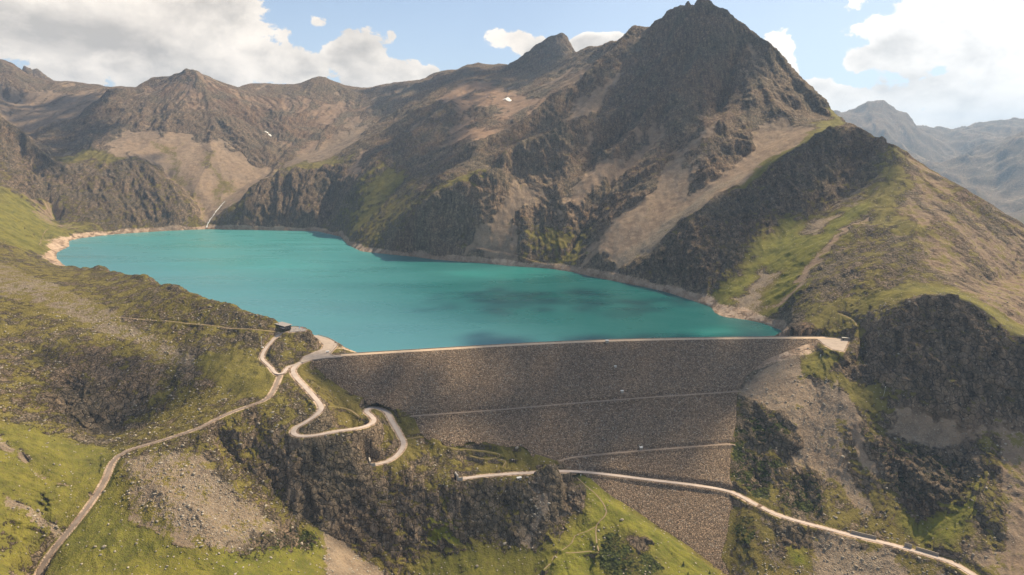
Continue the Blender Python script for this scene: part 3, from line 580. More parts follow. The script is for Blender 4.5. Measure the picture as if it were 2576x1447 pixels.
 ('l', dict(grass=1, vivid=.6, scree=.15), [(-300,470),(0,482),(60,500),(125,520),(190,572),(130,612),(110,645),(60,640),(0,605),(-300,600)]),
 ('s', dict(grass=.5, scree=.8, red=.2), [(60,490),(125,510),(190,572),(150,585),(100,560)]),
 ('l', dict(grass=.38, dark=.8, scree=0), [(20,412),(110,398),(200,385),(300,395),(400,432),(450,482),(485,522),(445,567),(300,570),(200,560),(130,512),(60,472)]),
 ('s', dict(grass=.8, vivid=.3, dark=.1), [(110,398),(200,383),(300,392),(380,425),(300,410),(200,405)]),
 ('m', dict(grass=.35, dark=.85), [(-200,200),(0,295),(50,335),(100,382),(150,440),(120,500),(60,470),(0,410),(-200,350)]),
]
def cover_at(x, y, z):
    """per-vertex ground cover, 8 channels"""
    n = x.shape; Cv = np.zeros((8,)+n, np.float32)
    w1 = perlin(x/90, y/90, 5); w2 = perlin(x/90+40, y/90, 9); w3 = perlin(x/22, y/22, 15); w4 = perlin(x/22+9, y/22, 19)
    k = np.clip(y/1500, 0.35, 2.0)
    xw = x+(w1*26+w3*10)*k; yw = y+(w2*26+w4*10)*k
    el = np.clip((z-40)/330, 0, 1)
    Cv[0] = 0.56-0.38*el; Cv[1] = 0.36+0.04*el; Cv[2] = 0.15+0.45*el; Cv[3] = 0.2*el; Cv[4] = 0.28*(1-el); Cv[7] = 0.5*(1-el)
    far_ = np.clip((y-4300)/500, 0, 1); Cv[0] *= 1-far_*0.85; Cv[1] += far_*(0.45-Cv[1]); Cv[2] += far_*(0.5-Cv[2]); Cv[4] *= 1-far_
    SOFT = {'s': 0.010, 'm': 0.016, 'l': 0.024}
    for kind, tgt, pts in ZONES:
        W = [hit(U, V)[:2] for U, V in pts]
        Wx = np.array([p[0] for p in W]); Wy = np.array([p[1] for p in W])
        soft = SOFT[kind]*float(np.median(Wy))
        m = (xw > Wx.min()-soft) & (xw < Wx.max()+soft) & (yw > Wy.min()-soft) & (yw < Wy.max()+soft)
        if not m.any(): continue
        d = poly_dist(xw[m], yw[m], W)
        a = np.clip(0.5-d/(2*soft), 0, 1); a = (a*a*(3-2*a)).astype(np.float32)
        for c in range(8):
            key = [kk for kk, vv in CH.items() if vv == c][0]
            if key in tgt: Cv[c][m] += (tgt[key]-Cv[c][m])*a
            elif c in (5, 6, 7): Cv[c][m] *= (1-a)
    return Cv

# ---------------------------------------------------------------- noise in numpy
def _h(ix, iy, seed):
    h = (ix.astype(np.uint32)*np.uint32(374761393)+iy.astype(np.uint32)*np.uint32(668265263)+np.uint32(seed*974634777 & 0xffffffff))
    h ^= h >> np.uint32(13); h *= np.uint32(1274126177); h ^= h >> np.uint32(16)
    return h
def _r(h): return (h & np.uint32(0xffff)).astype(np.float32)/65535.0
def perlin(x, y, seed=0):
    x = np.asarray(x, np.float32); y = np.asarray(y, np.float32)
    x0 = np.floor(x); y0 = np.floor(y); fx = x-x0; fy = y-y0; ix = x0.astype(np.int32); iy = y0.astype(np.int32)
    ux = fx*fx*fx*(fx*(fx*6-15)+10); uy = fy*fy*fy*(fy*(fy*6-15)+10)
    def g(i, j):
        a = _r(_h(ix+i, iy+j, seed))*np.float32(6.2831853)
        return np.cos(a)*(fx-i)+np.sin(a)*(fy-j)
    a = g(0, 0); b = g(1, 0); c = g(0, 1); d = g(1, 1)
    return (a+(b-a)*ux+(c-a)*uy+(a-b-c+d)*ux*uy)*1.5
def gully(x, y, dx, dy, lam, seed):
    """phase waves running down the slope (dx,dy = unit downhill), returns value and its cross-slope derivative"""
    px = (x/lam).astype(np.float32); py = (y/lam).astype(np.float32)
    x0 = np.floor(px); y0 = np.floor(py); fx = px-x0; fy = py-y0; ix = x0.astype(np.int32); iy = y0.astype(np.int32)
    va = np.zeros_like(px); vs = np.zeros_like(px); wt = np.zeros_like(px)
    for i in (-1, 0, 1, 2):
        for j in (-1, 0, 1, 2):
            h = _h(ix+i, iy+j, seed)
            ox = i+_r(h)*0.6-0.3; oy = j+_r(h >> np.uint32(8))*0.6-0.3
            ex = fx-ox; ey = fy-oy
            w = np.exp(-(ex*ex+ey*ey)*1.8)
            ph = (ex*(-dy)+ey*dx)*np.float32(6.2831853)*0.9
            va += np.cos(ph)*w; vs += np.sin(ph)*w; wt += w
    return va/wt, vs/wt
# ================================================================ detailed ground sheet
ROWS = [(150, 380, 60), (380, 1000, 800), (1000, 4300, 900), (4300, 16000, 330)]
s_rows = np.concatenate([np.log(np.geomspace(a, b, n+1)[:-1]) for a, b, n in ROWS]+[[math.log(16000)]])
u_cols = np.concatenate([np.linspace(-1.35, -0.83, 50)[:-1], np.linspace(-0.83, 0.83, 1500), np.linspace(0.83, 1.35, 50)[1:]])
SU, SS = np.meshgrid(u_cols, s_rows); VY = np.exp(SS); VX = SU*VY
VZ0 = bsamp(H0, VX, VY)
HB = blur(H0, 10)
# world-space slope of the blurred base
def grad_xy(A):
    au = np.gradient(A, du, axis=1); as_ = np.gradient(A, ds, axis=0)
    return au/GY, (as_-GU*au)/GY
Ax, Ay = grad_xy(HB)
sx = bsamp(Ax, VX, VY); sy = bsamp(Ay, VX, VY)
slope = np.sqrt(sx*sx+sy*sy)+1e-6
COV = cover_at(VX, VY, VZ0)
f32 = np.float32
X32 = VX.astype(f32); Y32 = VY.astype(f32)
rough = np.clip(1.0-0.72*COV[1]-0.62*COV[0]+0.25*COV[2], 0.10, 1.15).astype(f32)
# distance to everything that must stay smooth
DL = samp(dl, VX, VY); DD = poly_dist(VX, VY, DAM_POLY) if False else samp(ddam, VX, VY)
farfade = np.clip((9000-VY)/4000, 0.35, 1)
sl = np.clip(slope/0.55, 0.12, 1.25).astype(f32)
hd = np.zeros(VX.shape, f32); GUL = np.zeros(VX.shape, f32)
ddx = (-sx/slope).astype(f32); ddy = (-sy/slope).astype(f32)
for lam, A, y0_, seed in ((420, 34, 1500, 1), (210, 22, 1000, 2), (105, 12.5, 600, 3), (52, 8.5, 300, 4), (26, 5.0, 0, 5), (13, 2.7, 0, 6), (6.5, 1.4, 0, 7)):
    near = np.clip((VY-y0_*0.75)/(y0_*0.5+1), 0, 1).astype(f32) if y0_ else 1.0
    maxy = lam*200
    sel = Y32 < maxy
    rows = np.nonzero(sel[:, 0])[0]
    r1 = rows[-1]+1
    a, s_ = gully(X32[:r1], Y32[:r1], ddx[:r1], ddy[:r1], lam, seed)
    fade = np.clip((maxy-Y32[:r1])/(maxy*0.3), 0, 1)
    sharp = 1.0-2.0*np.sqrt(np.abs(a)+0.02)*0.9 if lam > 30 else a
    sharp = -a*0.45+(0.5-np.abs(s_))*0.8
    k = A*0.9*sharp*fade*sl[:r1]
    if lam > 150: k = k*(0.35+0.65*np.clip(rough[:r1], 0, 1))
    else: k = k*rough[:r1]
    if not np.isscalar(near): k = k*near[:r1]
    if lam < 120: k = k*(1-0.62*np.clip((1000-Y32[:r1])/150, 0, 1)*np.clip((slope[:r1]-0.55)/0.4, 0, 1))
    hd[:r1] += k
    if lam in (210, 105, 52): GUL[:r1] += sharp*fade*(1.0 if lam > 60 else 0.6)
    # let small gullies bend into the large ones
    bx = ddx[:r1]+(-ddy[:r1])*s_*0.55; by = ddy[:r1]+ddx[:r1]*s_*0.55
    n_ = np.sqrt(bx*bx+by*by)+1e-6; ddx[:r1] = bx/n_; ddy[:r1] = by/n_
# rubble gathers in the gullies, ribs stay bare rock
gg = np.clip((-GUL-0.05)/0.5, 0, 1)*np.clip((VY-900)/300, 0, 1)*np.clip(slope/0.4, 0, 1); rr_ = np.clip((GUL-0.25)/0.5, 0, 1)*np.clip((VY-900)/300, 0, 1)
COV[1] = np.clip(COV[1]+0.50*gg-0.28*rr_, 0, 1); COV[2] = np.clip(COV[2]*(1-0.5*gg)+0.15*rr_, 0, 1)
# crags: ridged noise with a slanting grain (rock strata dip down to the left)
ca, sa = math.cos(0.5), math.sin(0.5)
for lam, A, seed in ((160, 16, 21), (70, 12, 22), (32, 7.0, 23), (15, 4.0, 24), (7, 2.0, 25), (3.4, 0.9, 26)):
    maxy = lam*230; rows = np.nonzero(VY[:, 0] < maxy)[0]; r1 = rows[-1]+1
    xx = X32[:r1]; yy = Y32[:r1]
    u_ = (xx*ca+yy*sa)/lam; v_ = (-xx*sa+yy*ca)/(lam*1.7)
    n = perlin(u_, v_, seed); rd = 1-2*np.abs(n)
    fade = np.clip((maxy-yy)/(maxy*0.3), 0, 1)
    nearf = np.clip((yy-lam*4)/(lam*4), 0, 1) if lam > 50 else 1.0
    hd[:r1] += A*(rd-0.25)*0.55*fade*nearf*rough[:r1]**1.5*np.clip(sl[:r1], 0.25, 1)
# hummocks on grass and blocks on scree, everywhere
for lam, A, seed in ((24, 0.9, 31), (9, 0.45, 32), (4, 0.28, 33)):
    maxy = lam*260; r1 = np.nonzero(VY[:, 0] < maxy)[0][-1]+1
    hd[:r1] += A*perlin(X32[:r1]/lam, Y32[:r1]/lam, seed)
blk = perlin(X32/3.2, Y32/3.2, 41); hd += np.where(VY < 1300, np.maximum(blk-0.25, 0)*2.2*np.clip(COV[7]+0.3*COV[1], 0, 1), 0)
hd *= farfade
fm = np.clip((VY-4600)/1200, 0, 1)
for lam, A, seed in ((1100, 140, 81), (520, 85, 82), (250, 40, 83), (120, 18, 84)):
    r0_ = np.nonzero(VY[:, 0] > 4600)[0][0]
    hd[r0_:] += (fm[r0_:]*A*(0.55-1.5*np.abs(perlin(X32[r0_:]/lam, Y32[r0_:]/(lam*1.3), seed)))).astype(f32)
# keep it calm by the dam, the water line, the roads and the paved places
calm = np.clip((DL+4)/40, 0, 1)*np.where(DL < 0, 0, 1); calm = np.maximum(calm, 0.10*(DL > 0))
calm *= np.clip((DD-1)/22, 0.0, 1)
VZ = VZ0+hd*calm
# water line: land rises from the outline, the bed drops away inside it
VZ = np.where(DL > 0, np.where((VZ0 > -16) & (DL < 60) & (VY > 850), np.maximum(VZ, WATER_Z+0.25+0.16*np.minimum(DL, 40)), VZ), np.minimum(VZ, WATER_Z-0.6+0.5*DL))
COV[6] = np.where((DL > -30) & (VY > 840), np.maximum(COV[6], np.clip(1.15-np.maximum(VZ-WATER_Z, 0)/np.clip(19+9*perlin(X32/60, Y32/60, 51), 9, 28), 0, 1)*(np.clip((110-DL)/40, 0, 1))), COV[6])
# under the dam body
VZ = np.where((DD < 0) & (VY < 905), VZ-np.minimum(-DD*0.8, 5), VZ)
mz = (DD < -1.5) & (VY < 900)
dz_, _q = line_dist(VX[mz], VY[mz], CREST_S[::3])
VZ[mz] = np.minimum(VZ[mz], -np.maximum(dz_-6, 0)/DAM_SLOPE-np.clip(-DD[mz]*0.7, 0.3, 3.5))
cy = np.interp(VX, CREST_S[:, 0], CREST_S[:, 1])
VZ = np.where((VX > -203) & (VX < 430) & (VY-cy > -7.5) & (VY-cy < 14), np.minimum(VZ, -2.5), VZ)
VZ = np.where((VX > -200) & (VX < 390) & (VY-cy >= 14) & (VY-cy < 40), np.minimum(VZ, -16), VZ)
for PP, zz in ((PLAZA, 0.0), (LOT, 0.0), (TERRACE, 22.5)):
    Q = np.array(PP); m = (VX > Q[:, 0].min()-30) & (VX < Q[:, 0].max()+30) & (VY > Q[:, 1].min()-30) & (VY < Q[:, 1].max()+30)
    d = poly_dist(VX[m], VY[m], PP); a = np.clip((d-1.0)/9.0, 0, 1); a = a*a*(3-2*a)
    a = np.where((DD[m] < 0.5) & (zz == 0.0), 1.0, a)
    VZ[m] = (zz-0.35)*(1-a)+VZ[m]*a
    COV[6][m] = np.maximum(COV[6][m], np.clip(1.2-d/3.5, 0, 1)*0.8)
def carve(px, py, pz, cov, road, w, blend, drop=0.3):
    S = spline(road, 5)
    for i in range(len(S)-1):
        pass
    m = (px > S[:, 0].min()-30) & (px < S[:, 0].max()+30) & (py > S[:, 1].min()-30) & (py < S[:, 1].max()+30)
    ii = np.nonzero(m.ravel())[0]; qx = px.ravel()[ii]; qy = py.ravel()[ii]
    best = np.full(len(ii), 1e9); bz = np.zeros(len(ii))
    for a, b in zip(S[:-1], S[1:]):
        k = np.nonzero((qx > min(a[0], b[0])-25) & (qx < max(a[0], b[0])+25) & (qy > min(a[1], b[1])-25) & (qy < max(a[1], b[1])+25))[0]
        if len(k) == 0: continue
        ex, ey = b[0]-a[0], b[1]-a[1]; t = np.clip(((qx[k]-a[0])*ex+(qy[k]-a[1])*ey)/(ex*ex+ey*ey+1e-9), 0, 1)
        d = np.hypot(qx[k]-a[0]-t*ex, qy[k]-a[1]-t*ey); z = a[2]+t*(b[2]-a[2])
        u = d < best[k]; best[k[u]] = d[u]; bz[k[u]] = z[u]
    ok = best < w/2+1.2+blend; ii = ii[ok]; best = best[ok]; bz = bz[ok]
    a = np.clip((best-w/2-1.2)/blend, 0, 1); a = a*a*(3-2*a)
    zf = pz.ravel(); zf[ii] = (bz-drop)*(1-a)+zf[ii]*a
    pz[:] = zf.reshape(pz.shape)
    if cov is not None:
        c6 = cov[6].ravel(); c6[ii] = np.maximum(c6[ii], np.clip(1-(best-w/2-0.8)/2.2, 0, 1)); cov[6][:] = c6.reshape(pz.shape)


# --- rock ledges: dipping beds that break the faces into steps
sl2 = np.clip((slope-0.45)/0.5, 0, 1)*np.clip(1.0-1.35*COV[1]-0.7*COV[0], 0, 1)*np.clip((DD-1)/15, 0, 1)*np.clip((DL-2)/20, 0, 1)*(VY < 4200)
for lam, A, y0_, y1_ in ((42, 9.0, 1100, 5000), (19, 4.6, 350, 3000), (8.5, 2.1, 350, 1500), (4.2, 1.0, 350, 900)):
    n = perlin(VX/(lam*3.2), VY/(lam*3.2), 101+int(lam))*1.3+perlin(VX/(lam*1.1), VY/(lam*1.1), 111+int(lam))*0.4
    q = (VZ+0.42*VX+0.15*VY)/lam+n; fr = q-np.floor(q)
    st = fr-np.clip((fr-0.55)/0.45, 0, 1)
    w = sl2*np.clip((VY-y0_*0.8)/(y0_*0.3), 0, 1)*np.clip((y1_-VY)/(y1_*0.3), 0, 1)
    VZ = VZ-A*(fr*1.0-np.clip((fr-0.45)/0.55, 0, 1)**1.5*1.0-0.1)*w
# --- crags: push steep rock in and out along its normal with three-dimensional noise, so faces do not read as curtains
def perlin3(x, y, z, seed=0):
    x0 = np.floor(x); y0 = np.floor(y); z0 = np.floor(z); fx = x-x0; fy = y-y0; fz = z-z0
    ix = x0.astype(np.int32); iy = y0.astype(np.int32); iz = z0.astype(np.int32)
    s5 = lambda f: f*f*f*(f*(f*6-15)+10)
    ux, uy, uz = s5(fx), s5(fy), s5(fz)
    def g(i, j, k):
        h = _h(ix+i+(iz+k)*1619, iy+j+(iz+k)*31337, seed)
        a = _r(h)*2-1; b = _r(h >> np.uint32(7))*2-1; c = _r(h >> np.uint32(15))*2-1
        return a*(fx-i)+b*(fy-j)+c*(fz-k)
    def lx(j, k):
        a = g(0, j, k); return a+(g(1, j, k)-a)*ux
    def ly(k):
        a = lx(0, k); return a+(lx(1, k)-a)*uy
    a = ly(0); return (a+(ly(1)-a)*uz)*1.3
gu_ = np.gradient(VZ, u_cols, axis=1); gs_ = np.gradient(VZ, s_rows, axis=0)
gx_ = gu_/VY; gy_ = (gs_-SU*gu_)/VY
gx_ = np.clip(gx_, -3, 3); gy_ = np.clip(gy_, -3, 3)
nl_ = np.sqrt(1+gx_**2+gy_**2)
stp = np.clip((nl_-1.15)/0.5, 0, 1)*np.clip(1.15-COV[1]-0.4*COV[0], 0, 1)
rd_ = np.ones(VX.shape)*99
calm3 = np.clip((DD-1)/15, 0, 1)*np.clip((DL-4)/20, 0, 1)
sel = (stp*calm3 > 0.03) & (VY < 3400) & (VY > 420)
qx = VX[sel].astype(f32); qy = VY[sel].astype(f32); qz = VZ[sel].astype(f32); st_ = (stp*calm3)[sel]
sc_ = np.clip(qy/900, 0.9, 2.6); dsp = np.zeros(qx.shape, f32)
for lam, A, sd_ in ((24.0, 5.5, 70), (12.0, 3.2, 71), (6.0, 1.8, 72), (3.2, 0.9, 73)):
    n = perlin3(qx/(lam*0.9)/1.0, qy/(lam*0.9), (qz+0.35*qx)/(lam*0.75), sd_)
    k_ = np.clip((lam*220-qy)/(lam*60), 0, 1)
    dsp += A*(0.45-1.5*np.abs(n)+0.35*n)*k_
dsp *= st_
inv = 1/nl_[sel]
VX[sel] += -gx_[sel]*inv*dsp; VY[sel] += -gy_[sel]*inv*dsp; VZ[sel] += inv*dsp
for nm, r in ROADS.items():
    if nm != 'dam_road': carve(VX, VY, VZ, COV, r['pts'], r['w'], 7.0 if nm != 'cliff_road' else 5.0)
_keep = VZ.copy()
carve(VX, VY, VZ, COV, [ROADS['valley_road']['pts'][-2], ROADS['valley_road']['pts'][-1], ROADS['dam_road']['pts'][1]], 5.4, 5.0)
VZ = np.where(DD < -2.5, np.minimum(_keep, VZ), VZ)
for p_ in (2,):
    d_, z_ = line_dist(VX[(DD < 6) & (VY < 760)], VY[(DD < 6) & (VY < 760)], np.array(ROADS['dam_road']['pts']))
    mk = (DD < 6) & (VY < 760); VZ[mk] = np.where(d_ < 4.0, np.minimum(VZ[mk], z_-0.4), VZ[mk])
i_s = s_rows
def ground_z(x, y):
    """height of the finished ground sheet"""
    ly_ = math.log(y); i = int(np.clip(np.searchsorted(i_s, ly_)-1, 0, len(i_s)-2)); u = x/y
    j = int(np.clip(np.searchsorted(u_cols, u)-1, 0, len(u_cols)-2))
    fi = (ly_-i_s[i])/(i_s[i+1]-i_s[i]); fj = (u-u_cols[j])/(u_cols[j+1]-u_cols[j])
    return float(VZ[i, j]*(1-fi)*(1-fj)+VZ[i+1, j]*fi*(1-fj)+VZ[i, j+1]*(1-fi)*fj+VZ[i+1, j+1]*fi*fj)
PATHS = [([(1446,1194),(1470,1221),(1500,1248),(1523,1281),(1523,1301),(1501,1324),(1500,1364),(1505,1401),(1483,1394),(1433,1396),(1414,1389),(1393,1404),(1386,1424),(1369,1447)], 1.5),
         ([(1501,1324),(1476,1338),(1446,1351),(1439,1368),(1414,1389)], 1.2),
         ([(1116,1116),(1142,1134),(1169,1142),(1209,1137),(1242,1137),(1257,1147),(1254,1161),(1229,1166),(1199,1159),(1169,1142)], 1.0),
         ([(1254,1159),(1272,1166),(1264,1184)], 1.2),
         ([(290,798),(400,811),(500,823),(634,831),(705,833)], 2.2),
         ([(400,808),(450,797),(500,786),(540,778)], 1.4),
         ([(123,580),(200,574),(283,570),(434,566),(484,543),(534,513),(600,493)], 3.5),
         ([(123,582),(112,592),(108,606),(100,623)], 2.5),
         ([(2107,796),(2131,806),(2152,816),(2152,829)], 1.6),
         ([(1025,1105),(1045,1102),(1062,1100)], 1.2),
         ([(818,1022),(850,1030),(880,1038),(905,1060)], 1.2),
         ([(1150,625),(1200,628),(1260,640),(1330,660),(1400,668)], 2.5)]
PATH3 = []
for px_, w_ in PATHS:
    pp = [hit(U, V) for U, V in px_]
    S = spline(pp, 4.0)
    zz = np.array([ground_z(p[0], p[1]) for p in S])
    kk = 5
    zz = np.convolve(np.pad(zz, kk, mode='edge'), np.ones(2*kk+1)/(2*kk+1), 'valid')
    S[:, 2] = zz
    PATH3.append((S, w_))
    carve(VX, VY, VZ, None, [tuple(p) for p in S[::3]]+[tuple(S[-1])], w_*0.3-0.6, 3.0, 0.10)

def build_ground_material():
    m, t = new_mat('ground_cover')
    P = t.node('ShaderNodeTexCoord').outputs['Object']
    c1 = t.node('ShaderNodeAttribute', attribute_name='cover'); c2 = t.node('ShaderNodeAttribute', attribute_name='cover2')
    s1 = t.node('ShaderNodeSeparateColor', {0: c1.outputs['Color']}); s2 = t.node('ShaderNodeSeparateColor', {0: c2.outputs['Color']})
    grass, scree, dark = s1.outputs[0], s1.outputs[1], s1.outputs[2]; red = c1.outputs['Alpha']
    vivid, shrub, bare = s2.outputs[0], s2.outputs[1], s2.outputs[2]; boul = c2.outputs['Alpha']
    nz = t.node('ShaderNodeSeparateXYZ', {0: t.node('ShaderNodeNewGeometry').outputs['Normal']}).outputs[2]
    nA = t.noise(P, 0.012, 6, 0.6); nB = t.noise(P, 0.06, 6, 0.62); nC = t.noise(P, 0.35, 5, 0.65); nD = t.noise(P, 1.4, 3, 0.6)
    # stretched grain for the crags
    mp = t.node('ShaderNodeMapping', {'Vector': P, 'Rotation': (0.35, 0.0, 0.5), 'Scale': (0.16, 0.05, 0.035)}).outputs[0]
    nS = t.noise(mp, 1.0, 8, 0.7, 0.6)
    nS2 = t.noise(mp, 4.0, 5, 0.7, 0.3)
    cent = lambda v, k: t.math('MULTIPLY', t.math('SUBTRACT', v, 0.5), k)
    add = lambda *a: a[0] if len(a) == 1 else t.math('ADD', a[0], add(*a[1:]))
    # --- rock
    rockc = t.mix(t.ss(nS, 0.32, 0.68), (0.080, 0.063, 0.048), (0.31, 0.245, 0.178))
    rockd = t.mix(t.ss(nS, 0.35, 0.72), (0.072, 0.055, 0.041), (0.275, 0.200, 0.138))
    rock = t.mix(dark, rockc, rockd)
    rock = t.mix(t.math('MULTIPLY', red, t.ss(nA, 0.35, 0.65)), rock, (0.17, 0.095, 0.060))
    rock = t.mix(t.math('MULTIPLY', t.ss(nS2, 0.52, 0.66), 0.45), rock, (0.30, 0.265, 0.225))
    rock = t.mix(t.math('MULTIPLY', t.ss(nS2, 0.46, 0.34), 0.6), rock, (0.030, 0.028, 0.028))
    rock = t.mix(t.ss(nB, 0.48, 0.68, 0, 0.45), rock, (0.15, 0.118, 0.080))
    rock = t.mix(t.ss(nA, 0.52, 0.40, 0, 0.3), rock, (0.085, 0.080, 0.048))
    mq = t.node('ShaderNodeMapping', {'Vector': t.vmath('ADD', P, t.node('ShaderNodeVectorMath', {0: t.node('ShaderNodeTexNoise', {'Vector': P, 'Scale': 0.09}).outputs['Color'], 'Scale': 9.0}, operation='SCALE').outputs[0]), 'Rotation': (0.3, 0.45, 0.5), 'Scale': (0.13, 0.09, 0.17)}).outputs[0]
    ve = t.voro(mq, 1.0, 'DISTANCE_TO_EDGE').outputs['Distance']; vc = t.node('ShaderNodeSeparateColor', {0: t.voro(mq, 1.0).outputs['Color']})
    ve2 = t.voro(mq, 3.3, 'DISTANCE_TO_EDGE').outputs['Distance']; vc2 = t.node('ShaderNodeSeparateColor', {0: t.voro(mq, 3.3).outputs['Color']})
    rock = t.mix(t.lin(vc.outputs[0], 0, 1, 0, 0.45), rock, t.mix(1.0, rock, (1.9, 1.8, 1.65), 'MULTIPLY'))
    rock = t.mix(t.lin(vc2.outputs[1], 0, 1, 0, 0.5), rock, t.mix(1.0, rock, (0.62, 0.61, 0.60), 'MULTIPLY'))
    rock = t.mix(t.ss(ve, 0.07, 0.0, 0, 0.75), rock, (0.018, 0.016, 0.014)); rock = t.mix(t.ss(ve2, 0.08, 0.0, 0, 0.5), rock, (0.025, 0.022, 0.02))
    # --- scree with stones
    v1 = t.voro(t.node('ShaderNodeVectorMath', {0: P, 1: t.node('ShaderNodeVectorMath', {0: t.node('ShaderNodeTexNoise', {'Vector': P, 'Scale': 0.25}).outputs['Color'], 'Scale': 2.5}, operation='SCALE').outputs[0]}, operation='ADD').outputs[0], 0.8); v2 = t.voro(P, 0.22)
    st = t.math('MULTIPLY', t.ss(v1.outputs['Distance'], 0.75, 0.25), 1.0)
    screec = t.mix(t.ss(add(nB, cent(nC, 0.5)), 0.3, 0.7), (0.165, 0.122, 0.084), (0.315, 0.240, 0.165))
    screec = t.mix(t.math('MULTIPLY', red, 0.75), screec, (0.25, 0.135, 0.080))
    stone = t.mix(t.node('ShaderNodeSeparateColor', {0: v1.outputs['Color']}).outputs[0], (0.14, 0.120, 0.098), (0.38, 0.34, 0.28))
    stmask = t.math('MULTIPLY', st, t.math('ADD', 0.25, t.math('MULTIPLY', boul, 0.75)), clamp=True)
    screec = t.mix(stmask, screec, stone)
    gap = t.math('MULTIPLY', t.ss(v1.outputs['Distance'], 0.5, 0.85), t.math('MULTIPLY', t.math('ADD', boul, 0.1), t.ss(nC, 0.35, 0.65, 0.1, 0.5)), clamp=True)
    screec = t.mix(gap, screec, (0.06, 0.05, 0.04))
    screec = t.mix(t.math('MULTIPLY', dark, 0.55), screec, (0.085, 0.070, 0.060))
    # --- grass
    g1 = t.mix(t.ss(nB, 0.3, 0.7), (0.092, 0.070, 0.028), (0.168, 0.130, 0.044))
    g2 = t.mix(t.ss(nB, 0.3, 0.7), (0.085, 0.105, 0.014), (0.185, 0.190, 0.022))
    gr = t.mix(vivid, g1, g2)
    gr = t.mix(t.ss(nC, 0.42, 0.70, 0, 0.5), gr, (0.13, 0.10, 0.045))
    gr = t.mix(t.ss(nD, 0.50, 0.30, 0, 0.5), gr, (0.035, 0.038, 0.012))
    # --- shrubs
    v3 = t.voro(P, 0.30)
    shm = t.ss(add(shrub, cent(nB, 1.3), cent(nC, 0.8)), 0.48, 0.62)
    shc = t.mix(t.ss(v3.outputs['Distance'], 0.2, 0.9), (0.050, 0.062, 0.016), (0.014, 0.018, 0.008))
    gr = t.mix(shm, gr, shc)
    # --- masks
    steep = t.ss(nz, 0.80, 0.52)
    sm = t.ss(add(scree, cent(nB, 0.7), cent(nA, 0.6), t.math('MULTIPLY', steep, -0.2)), 0.40, 0.60)
    col = t.mix(sm, rock, screec)
    gm = t.ss(add(grass, cent(nB, 1.5), cent(nC, 1.1), cent(nA, 0.6), cent(nS, 0.8), t.math('MULTIPLY', steep, -0.30), t.math('MULTIPLY', t.ss(nz, 0.62, 0.86), 0.10)), 0.50, 0.66)
    col = t.mix(gm, col, gr)
    # scattered pale blocks in grass
    bl = t.math('MULTIPLY', t.ss(v2.outputs['Distance'], 0.22, 0.12), t.ss(add(t.node('ShaderNodeSeparateColor', {0: v2.outputs['Color']}).outputs[1], t.math('MULTIPLY', boul, 0.5)), 0.62, 0.70))
    col = t.mix(t.math('MULTIPLY', bl, 0.85), col, (0.36, 0.32, 0.26))
    # --- bare shore / gravel verges
    v4 = t.voro(P, 0.4)
    bc = t.mix(t.ss(add(nB, cent(nC, 0.6)), 0.3, 0.7), (0.27, 0.19, 0.135), (0.50, 0.38, 0.285))
    bc = t.mix(t.math('MULTIPLY', t.ss(nC, 0.5, 0.75), 0.5), bc, (0.42, 0.37, 0.31))
    bm = t.ss(add(bare, cent(nC, 0.55), cent(nB, 0.25)), 0.42, 0.60)
    col = t.mix(bm, col, bc)
    # overall tint drift
    col = t.mix(t.ss(nA, 0.35, 0.7, 0, 0.22), col, t.mix(1.0, col, (1.25, 1.05, 0.80), 'MULTIPLY'))
    # --- bump
    rk = t.math('SUBTRACT', 1.0, t.math('MAXIMUM', sm, gm), clamp=True)
    hgt = add(t.math('MULTIPLY', t.math('MULTIPLY', add(t.math('MULTIPLY', vc.outputs[1], 2.2), t.math('MULTIPLY', vc2.outputs[2], 0.9), t.ss(ve, 0.0, 0.1)), 1.0), rk), t.math('MULTIPLY', nB, 2.5), t.math('MULTIPLY', t.math('MULTIPLY', nS, rk), 5.0), t.math('MULTIPLY', t.math('MULTIPLY', nS2, rk), 2.2), t.math('MULTIPLY', nC, 0.9),
              t.math('MULTIPLY', t.math('MULTIPLY', st, stmask), 0.9), t.math('MULTIPLY', t.math('MULTIPLY', v3.outputs['Distance'], t.math('MULTIPLY', shm, gm)), -2.0), t.math('MULTIPLY', bl, 0.8))
    bp = t.node('ShaderNodeBump', {'Strength': 0.9, 'Distance': 1.0, 'Height': hgt})
    b = t.node('ShaderNodeBsdfPrincipled', {'Base Color': col, 'Roughness': 0.92, 'Normal': bp.outputs[0]})
    b.inputs['Specular IOR Level'].default_value = 0.15
    t.node('ShaderNodeOutputMaterial', {'Surface': b.outputs[0]})
    return m
ground_mat = build_ground_material()
A1 = np.stack([COV[0], COV[1], COV[2], COV[3]], -1); A2 = np.stack([COV[4], COV[5], COV[6], COV[7]], -1)
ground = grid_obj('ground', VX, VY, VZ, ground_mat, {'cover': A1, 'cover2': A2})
tag(ground, kind='structure')
def ground_hit(U, V):
    a = (U-1288)/F; b = (723.5-V)/F
    yc = math.cos(PITCH)+b*math.sin(PITCH); zc = -math.sin(PITCH)+b*math.cos(PITCH); u = a/yc
    y = 400.0
    while y < 5000:
        if ground_z(u*y, y) >= ZC+zc/yc*y: break
        y *= 1.0015
    return (u*y, y, ground_z(u*y, y))

